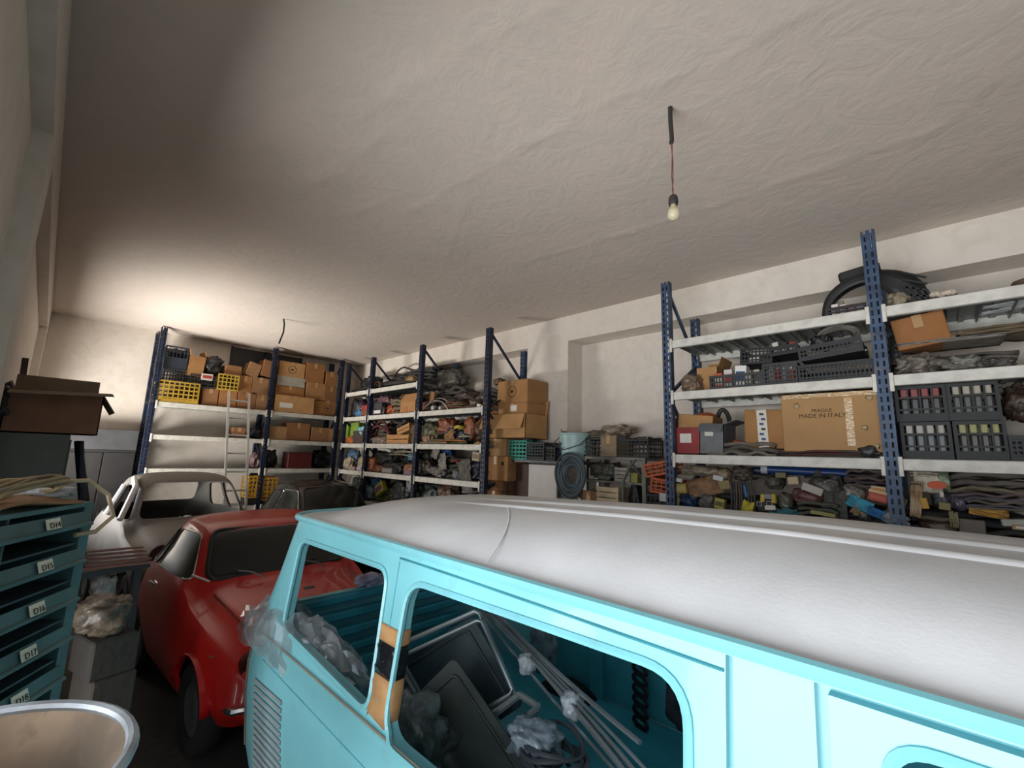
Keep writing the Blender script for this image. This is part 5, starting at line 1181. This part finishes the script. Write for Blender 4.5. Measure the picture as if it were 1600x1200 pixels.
# ------------------------------------------------------------ left foreground: locker, bin cabinet, tub
lk = thing('steel_locker', 'grey steel locker at the left with an open carton on top', 'locker', (-.06, 3.72, 0))
LG = M('5c5f5c', .5, .2, var=.08)
zl = 1.95+.012*3.75
MB().box((0, .25, zl/2), (.335, .5, zl), ch=.004).build('body', LG, lk)
MB().box((.172, .25, zl/2), (.008, .47, zl-.06), ch=.002).build('door', LG, lk)
MB().box((.18, .06, 1.1), (.016, .02, .12)).build('handle', CHR, lk)
s = dict(loc=Vector((-.06, 3.66, zl)), w=.36, h=.0, rz=0)
bx = thing('open_carton', 'large faded carton with open flaps on the grey locker', 'carton', (on_y(75, 668, 3.72).x+.015, 3.72, zl+.002), 0)
CM = M('8a6450', .9, var=.15, bump=.2, scale=4); CM2 = M('857462', .9, var=.12, bump=.2)
w_, h_, d_ = .40, .245, .34
b = MB().box((0, d_/2, .003), (w_, d_, .006)).box((0, .003, h_/2), (w_, .006, h_)).box((0, d_-.003, h_/2), (w_, .006, h_)).box((-w_/2+.003, d_/2, h_/2), (.006, d_, h_)).box((w_/2-.003, d_/2, h_/2), (.006, d_, h_))
b.build('body', CM, bx)
f = MB().box((.02, 0, .07), (w_+.03, .005, .14)).build('flap', CM2, bx); f.location = (0, -.002, h_); f.rotation_euler = (1.75, -.06, 0)
f = MB().box((.0, 0, .06), (w_*.95, .005, .12)).build('flap', CM2, bx); f.location = (.0, d_, h_); f.rotation_euler = (-.25, 0, 0)
f = MB().box((0, 0, .06), (.005, d_*.9, .12)).build('flap', CM2, bx); f.location = (w_/2, d_/2, h_); f.rotation_euler = (0, 2.6, 0)
bg = bag(dict(loc=Vector((-.19, 3.70, zl)), w=.13, h=.26, rz=0), .3, 'dark bag squeezed beside the carton on the locker', '343538')
st = thing('wood_stick', 'dark wooden stick standing up behind the carton', 'stick', (-.13, 4.1, zl)); MB().bar((0, 0, 0), (-.02, 0, .47), .016, .03).build('stick', M('4a4038', .8), st)
jk = thing('hanging_jacket', 'dark blue jacket hanging at the side of the locker', 'jacket', (.12, 3.78, 0))
MB().grid(lambda u, v: (.035+.10*v*(.6+.4*math.sin(u*2.5))+.015*math.sin(u*11), .05+.18*u+.02*math.sin(v*7), 1.5+.46*(1-v)), 12, 12).build('cloth', M('232a38', .8, bump=.5), jk, 'all', .012)
MB().tube([(.05, .1, 1.96), (.05, .1, 1.9)], .006, 6).build('hook', CHR, jk, True)
for i in range(4):  # lockers added out of view to block the far light and darken reflections
    l2 = thing('steel_locker', ['second grey locker in the row behind the front locker', 'third grey locker in the row along the left wall', 'fourth grey locker in the row along the left wall', 'last grey locker in the row before the far window'][i], 'locker', (-.07, 4.30+.52*i, 0), 0, 'steel lockers along the left wall')
    MB().box((0, .25, .97), (.335, .5, 1.94), ch=.004).build('body', LG, l2)
    MB().box((.172, .25, .97), (.008, .47, 1.88), ch=.002).build('door', LG, l2); MB().box((.18, .06, 1.1), (.016, .02, .12)).build('handle', CHR, l2)
lk['group'] = 'steel lockers along the left wall'
# bin cabinet: fronts face the aisle (towards the camera and right)
az = math.radians(33)
# front runs along direction (sin az, cos az); its right end is the far end
pr = Vector((.122, 1.97, 0)); dirv = Vector((math.sin(az), math.cos(az), 0))
TG = M('4d6b6d', .45, .2, var=.15, wear=.15); TGD = M('3d4c52', .5, .2, var=.1)
bc = thing('bin_cabinet', 'teal steel bin cabinet with handwritten paper labels at the left', 'cabinet', pr, math.pi/2-az)
# local x along the front (positive to the far end), local y away from the aisle
Wc, Dc, TOP = .34, .2, 1.95-.098*1.95
MB().box((-Wc/2, Dc, TOP/2), (Wc, .012, TOP)).build('back', TGD, bc)
for x in (0, -Wc): MB().box((x, Dc/2, TOP/2), (.012, Dc, TOP)).build('side', TG, bc)
MB().box((-.285, Dc/2, TOP/2), (.008, Dc, TOP)).build('divider', TGD, bc)
MB().box((-Wc/2, Dc/2, TOP), (Wc+.02, Dc+.02, .012)).build('top', TG, bc)
pitch = .112; LBL = M('d8d3c0', .7, var=.05)
names_ = ['D14', 'D15', 'D16', 'D17', 'D18', 'D19']
for i in range(11):
    z = TOP-.03-pitch*i
    sh = MB().box((-Wc/2, Dc/2, z-.088), (Wc-.01, Dc-.01, .006)).build('bin_floor', TGD, bc)
    MB().box((-Wc/2, -.012, z-.012), (Wc, .006, .042), Matrix.Rotation(-.3, 3, 'X')).build('bin_lip', TG, bc)
    MB().tube([(-Wc, -.022, z-.03), (0, -.022, z-.03)], .007, 6).build('bin_roll', TG, bc, True)
    if i < 6:
        pl = MB().box((-.16, -.021, z-.008), (.052, .002, .03), Matrix.Rotation(-.3, 3, 'X')).build('paper_label', LBL, bc)
        t = text_mesh(names_[i], .023, INK, bc, (-.16, -.0285, z-.018), 'handwriting'); t.rotation_euler = (math.pi/2-.3, 0, 0)
# corner upright with a louvred side
MB().box((.03, .03, TOP/2), (.04, .05, TOP), ch=.004).build('corner_post', TG, bc)
for i in range(8): MB().box((.052, .03, TOP-.08-.13*i), (.004, .03, .05), Matrix.Rotation(.5, 3, 'X')).build('side_slot', M('15181a', .6), bc)
# stuff on top of the cabinet
top0 = pr+Vector((0, 0, TOP))
o = thing('cardboard_sheet', 'flat brown cardboard under the cord on the bin cabinet', 'cardboard', pr-dirv*.2+Vector((-.07, .05, TOP+.008)), math.pi/2-az)
MB().grid(lambda u, v: ((u-.5)*.32, (v-.5)*.2, .012+.01*math.sin(u*5+v*3)), 10, 4).build('sheet', M('8f6a48', .9, bump=.2), o, 'all', .006)
o = thing('cord_coil', 'bundle of beige electric cord lying on the bin cabinet', 'cord', pr-dirv*.16+Vector((-.05, .03, TOP+.02)), math.pi/2-az)
rc = random.Random(5)
for i in range(13):
    y0, z0, hp = -.07+.012*i, .004+.003*(i % 5), .03+.03*rc.random()
    pts = [(-.24+.36*t+.01*rc.random(), y0*(1-.7*t)+.012*math.sin(5*t+i), z0+hp*math.sin(math.pi*min(1, t*.62))+.004*rc.random()) for t in np.linspace(0, 1, 12)]
    pts += [(.135+.012*rc.random(), .01+.02*rc.random(), .03), (.15, .05+.01*i*.4, .012), (.10, .09, .006), (-.05, .085+.002*i, .006+.002*i)]
    MB().tube(pts, .0055, 6).build('strand', M(('a08a66', '8d7a5c', '9a8a70', '7d6f5a')[i % 4], .7), o, True)
MB().tube([(.12, .0, .05), (.2, -.03, .05), (.26, -.06, .0), (.25, -.09, -.07), (.19, -.08, -.11), (.13, -.06, -.11)], .007, 6).build('loose_end', M('b09a7a', .6), o, True)
o = thing('plastic_wrap', 'white plastic wrap behind the cord on the bin cabinet', 'wrap', pr+Vector((-.12, .03, TOP+.006)), 0)
link('wrap', lump_mesh(.2, .1, .05, sd(), .4), M('b5b5b8', .3, bump=.5), o, 'all')
# shelf column behind the cabinet: rolled trims, boxes, paper bags
zz = 1.95-.19*2.6
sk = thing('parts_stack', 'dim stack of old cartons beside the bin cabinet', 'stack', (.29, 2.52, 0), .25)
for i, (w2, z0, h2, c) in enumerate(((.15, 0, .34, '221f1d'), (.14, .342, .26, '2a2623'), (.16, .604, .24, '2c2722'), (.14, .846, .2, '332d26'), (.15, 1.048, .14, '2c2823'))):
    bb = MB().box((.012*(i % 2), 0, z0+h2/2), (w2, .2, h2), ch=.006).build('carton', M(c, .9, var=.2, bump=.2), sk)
bag(dict(loc=Vector((.27, 2.42, 1.19)), w=.18, h=.14, rz=0), .22, 'dusty brown paper bag on the stack beside the bin cabinet', '584d40', neck=False, name='paper_bag')
o = thing('trim_bundle', 'reddish brown flat trims lying behind the cord', 'trims', (.34, 3.05, 1.36), .35)
for i in range(5): MB().bar((-.2, .02*i, .016*i), (.16, .03*i-.01, .016*i-.03), .03, .008).build('trim', M('74493f', .6, var=.1), o)
o = thing('steel_trestle', 'dark steel trestle holding the reddish trims', 'trestle', (.32, 3.06, 0), .35)
MB().box((0, .04, 1.32), (.34, .12, .03)).build('beam', M('2a2a2c', .6), o)
for x in (-.14, .14): MB().bar((x, .04, 1.31), (x*1.3, .04, 0), .03).build('leg', M('2a2a2c', .6), o)
bag(dict(loc=Vector((.31, 3.02, 1.15)), w=.1, h=.155, rz=0), .1, 'white plastic bag hanging below the reddish trims', '7d7d7d', gl=.3)
# galvanised tub on a drum, lower left corner
tc = Vector((.03, 1.10, 0)); zt = 1.95-.425*1.13
tub = thing('metal_tub', 'old galvanised tub with rusty inside at the lower left corner', 'tub', (0, 0, 0))
cen = Vector((-.06, 1.02, 0)); R_ = .225
GALV = M('a3a9ae', .5, .5, var=.2, scale=9, wear=.2); RUSTY = M('8f7a64', .85, 0, var=.3, scale=7, col2='6f6050', wear=.6)
tub.location = (cen.x, cen.y, zt-.22)
MB().lathe([(R_*.80, 0), (R_*.92, .18), (R_*1.0, .215), (R_*1.02, .228)], 40).build('outer_wall', GALV, tub, True)
MB().tube([(R_*1.02*math.cos(a), R_*1.02*math.sin(a), .228) for a in np.linspace(0, 2*math.pi, 49)[:-1]], .009, 8, closed=True).build('rim', GALV, tub, True)
MB().lathe([(R_*1.0, .226), (R_*.97, .208), (R_*.885, .172), (R_*.77, .02), (R_*.7, .012), (0, .01)], 40).build('inner_wall', RUSTY, tub, 'all')
MB().lathe([(0, -.002), (.012, 0), (.0, .004)], 10, (R_*-.1, R_*.93, .203)).build('rivet', RUSTY, tub)
dr = thing('steel_drum', 'dark steel drum standing under the metal tub', 'drum', (cen.x, cen.y, 0))
hd = zt-.22-.003
MB().lathe([(0, 0), (.19, 0), (.195, .02), (.185, .04), (.185, hd*.33), (.195, hd*.34), (.185, hd*.36), (.185, hd*.66), (.195, hd*.67), (.185, hd*.69), (.185, hd-.03), (.195, hd-.01), (.19, hd), (0, hd)], 32).build('body', M('2b2f33', .5, .4), dr, True)
MB().lathe([(0, 0), (.03, 0), (.03, .003), (0, .003)], 12, (.1, .05, hd-.002)).build('bung', GALV, dr, True)
rk = thing('grey_pipe_end', 'grey rounded pipe fitting behind the metal tub', 'pipe', (-.03, 1.42, 0))
MB().lathe([(.0, 1.36), (.03, 1.36), (.05, 1.33), (.052, 1.28), (.045, 0)], 16).build('pipe', M('6b6d70', .4, .6), rk, True)
# ------------------------------------------------------------ bulb and ceiling cables
def bulb_cord():
    p = on_z(1047, 168, ZC); o = thing('hanging_bulb', 'bare clear light bulb hanging on twisted red wires from the ceiling', 'light bulb', p)
    K = M('2e2b2a', .6)
    MB().tube([(0, 0, .02), (.004, .002, -.08), (.008, .0, -.15), (.0, -.004, -.195), (-.008, -.004, -.212)], .012, 8).build('black_cable', K, o, True)
    W = M('7c463e', .5)
    for k in (0, 1):
        MB().tube([(-.004, 0, -.205), (.012*(1 if k else .2), (k-.5)*.01, -.22), (.004+.01*k, 0, -.30), (.016*k, .003, -.40), (.002, 0, -.45), (-.004+.01*k, 0, -.47), (.004, 0, -.51)], .0028, 6).build('wire', W, o, True)
    MB().lathe([(0, -.500), (.014, -.503), (.022, -.515), (.024, -.545), (.02, -.558)], 16, (.004, 0, 0)).build('lamp_holder', K, o, True)
    MB().lathe([(.015, -.555), (.016, -.568), (.026, -.585), (.031, -.602), (.028, -.622), (.016, -.634), (0, -.637)], 20, (.004, 0, 0)).build('glass_bulb', M('d8cfae', .05, 0, var=.02, alpha=.55, key='bulbglass'), o, 'all')
    MB().lathe([(0, -.553), (.013, -.555), (.013, -.572), (0, -.575)], 12, (.004, 0, 0)).build('screw_cap', M('b09a6a', .3, .8), o, True)
bulb_cord()
p = on_z(443, 498, ZC); o = thing('ceiling_cable', 'short black cable end hanging from the ceiling near the back rack', 'cable', p)
MB().tube([(0, 0, .01), (.02, 0, -.08), (.02, 0, -.2), (-.01, 0, -.32), (-.02, 0, -.37)], .011, 7).build('cable', M('1c1b1c', .6), o, True)
# ------------------------------------------------------------ inside the van
zf = .545
def pan(name, label, cat, pts, thick, mat, extra=None):
    """a flat panel given by four world corners"""
    c = sum((Vector(p) for p in pts), Vector())/4; o = thing(name, label, cat, (c.x, c.y, min(p[2] for p in pts)))
    q = [Vector(p)-Vector(o.location) for p in pts]; n = (q[1]-q[0]).cross(q[3]-q[0]).normalized()*thick
    ex = (q[1]-q[0]); ey = (q[3]-q[0])
    poly = [(u, v) for u, v in rrect(0, 1, 0, 1, .07, 4)]
    fn = lambda k: (lambda u, v: q[0]*(1-u)*(1-v)+q[1]*u*(1-v)+q[2]*u*v+q[3]*(1-u)*v+n*k)
    MB().prism(poly, fn(0), fn(1)).build('panel', mat, o, False)
    inner = [(u, v) for u, v in rrect(.1, .9, .1, .9, .06, 4)]
    MB().tube([fn(1.1)(u, v) for u, v in inner], .008, 6, closed=True).build('pressed_rib', mat, o, True)
    return o, fn
DARK = M('39484c', .5, .1, var=.15); DARKG = M('414a45', .55, var=.15)
pan('door_skin', 'large dark grey green body panel leaning inside the van', 'panel', [on_x(620, 1120, 1.22), on_x(712, 1028, 1.42), on_x(850, 1230, 1.42), on_x(700, 1320, 1.22)], -.02, DARKG)  # plain dark panel, loose, of no particular car part
pan('door_skin', 'dark framed door panel deeper inside the van', 'panel', [on_x(615, 1040, 1.50), on_x(742, 962, 1.62), on_x(820, 1100, 1.62), on_x(700, 1180, 1.50)], -.02, DARK)
TUB = M('8d989b', .35, .6, var=.12)
def frame(label, px, Xs_, r=.012, closed=True):
    P = [on_x(a, b, X) for (a, b), X in zip(px, Xs_)]; c = P[0].copy(); o = thing('seat_support', label, 'frame', c)  # loose grey tubular frame, holds up no seat
    pts = []
    for i in range(len(P)-(0 if closed else 1)):
        a, b = P[i], P[(i+1) % len(P)]; pts += [a.lerp(b, t)-c for t in (.04, .5, .96)]
    MB().tube(pts, r, 8, closed=closed).build('tube', TUB, o, True); return o
frame('grey tubular window frame laid across the van interior', [(615, 1012), (748, 953), (806, 1090), (700, 1160)], [1.40, 1.56, 1.56, 1.40])
frame('second grey tubular frame just below the first in the van', [(618, 1030), (752, 967), (802, 1082), (690, 1150)], [1.36, 1.52, 1.52, 1.36], .009)
frame('small grey frame corner with webbing by the panel in the van', [(770, 1118), (812, 1085), (842, 1105), (790, 1150)], [1.45, 1.5, 1.46, 1.42], .014)
o = thing('trim_strips', 'bundle of long metal trims tied with clear film in the van', 'trims', on_x(760, 950, 1.62)); c0 = Vector(o.location)
ends = [(748, 948, 985, 1215), (756, 950, 1000, 1215), (764, 955, 1012, 1205), (772, 957, 992, 1225), (750, 956, 975, 1220), (780, 962, 1000, 1160)]
for i, (a, b, c, d) in enumerate(ends):
    P0, P1 = on_x(a, b, 1.66), on_x(c, d, 1.30+.02*i); Pm = on_x((a+c)/2+10-(i*3), (b+d)/2-12+i*4, 1.5)
    MB().tube([P0.lerp(Pm, t)*(1-t)+Pm.lerp(P1, t)*t-c0 for t in np.linspace(0, 1, 12)], .009 if i % 2 else .006, 6).build('trim', M('aab2b5', .22, .8), o, True)
for a, b, X in ((825, 1035, 1.54), (895, 1100, 1.46)):
    q = link('film_wrap', lump_mesh(.09, .07, .09, sd(), .4), M('aab4ba', .12, alpha=.6, bump=.6), o, 'all'); q.location = on_x(a, b, X)-c0-Vector((0, .035, .045))
def inside(label, px, py, X, w, d, h, col, **k): 
    p = on_x(px, py, X); return bag(dict(loc=Vector((X-d/2, p.y, max(zf, p.z-h/2))), w=w, h=h, rz=RZ_R), d, label, col, **k)
inside('clear plastic bag of cushions near the taped pillar in the van', 650, 1150, 1.18, .26, .2, .30, '7c8684', clear=.3, gl=.12, neck=False)
inside('grey dirty bag low behind the clear bag in the van', 690, 1165, 1.30, .24, .2, .2, '59605e', neck=False)
inside('crumpled bluish plastic wrap beside the coiled cable in the van', 838, 1158, 1.32, .2, .15, .12, '8a98a4', clear=.2, gl=.12, neck=False)
inside('hanging piece of clear film on the far wall of the van', 848, 1010, 2.2, .2, .06, .32, '7f8f94', clear=.35, gl=.12, neck=False)
inside('folded black rubber hung in the corner of the van', 1068, 1085, 2.1, .16, .06, .3, '2c3034', clear=.1, gl=.25, neck=False)
p = on_x(865, 1175, 1.32); o = thing('coiled_cable', 'dark coiled cable heap under the metal trims in the van', 'cable', (p.x, p.y, p.z-.05))
for i in range(8):
    MB().tube([((.06+.012*(i % 4))*math.cos(a)+.02*math.sin(i*2), (.09+.014*(i % 3))*math.sin(a)+.02*math.cos(i), .01+.008*i+.012*math.sin(2*a+i)) for a in np.linspace(0, 6.283, 25)[:-1]], .008, 6, closed=True).build('loop', M('3a4147', .5), o, True)
o = thing('rubber_sleeve', 'black perforated rubber strip hanging on the far van wall', 'strip', on_x(1003, 1170, 2.40)); h = on_x(1000, 1020, 2.40).z-o.location.z
mb = MB()
for i in range(9): mb.tube([(-.01+.012*math.cos(a), .045*math.cos(a), h*(i+.5)/9+h/20*math.sin(a)) for a in np.linspace(0, 6.28, 13)[:-1]], .012, 5, closed=True)
mb.build('strip', M('17191c', .5), o, True)
# crumpled film draped over the rear corner of the van
o = thing('plastic_film', 'crumpled clear plastic film draped over the rear corner of the van', 'film', (1.0, 2.45, 1.0))
FILM = M('cdd5d9', .13, .55, alpha=.42, var=.2, scale=16, key='film')
A_, B_, C_, D__ = on_x(392, 975, .93), on_x(455, 955, 1.04), on_x(535, 1065, 1.06), on_x(470, 1000, .94)
rf = random.Random(9)
for k, (p0, p1, wd, hh) in enumerate(((Vector((.92, 2.88, 1.02)), Vector((1.08, 1.80, 1.0)), .20, .19), (Vector((.95, 2.87, 1.0)), Vector((1.03, 2.35, 1.07)), .2, .17), (Vector((1.0, 2.6, 1.0)), Vector((1.12, 1.95, 1.0)), .2, .14))):
    jit = {}
    def fn(u, v, p0=p0, p1=p1, wd=wd, hh=hh, k=k):
        b = p0.lerp(p1, u); a = math.pi*(1.15*v-.08)
        r = 1+.35*rnoise((u*3.5, v*2.5, k*5), 1.2)+.30*(abs(rnoise((u*9, v*6, k+4)))-.2)
        env = .3+.7*math.sin(math.pi*min(1, max(0, u*.93+.07)))
        j = .022
        return (b.x+wd*.5*math.cos(a)*r*env-1.0+j*(rf.random()-.5), b.y+.05*rnoise((u*6, v*6, 2))-2.45+j*(rf.random()-.5), b.z-.05+hh*math.sin(a)*r*env-1.0+j*(rf.random()-.5))
    MB().grid(fn, 24, 11).build('film', FILM, o, False)
bag(dict(loc=Vector((1.60, 2.70, 1.09)), w=.2, h=.07, rz=0), .12, 'pale lilac cloth lying on the sill of the rear opening', 'a9a3b8', neck=False, name='cloth', cat='cloth')
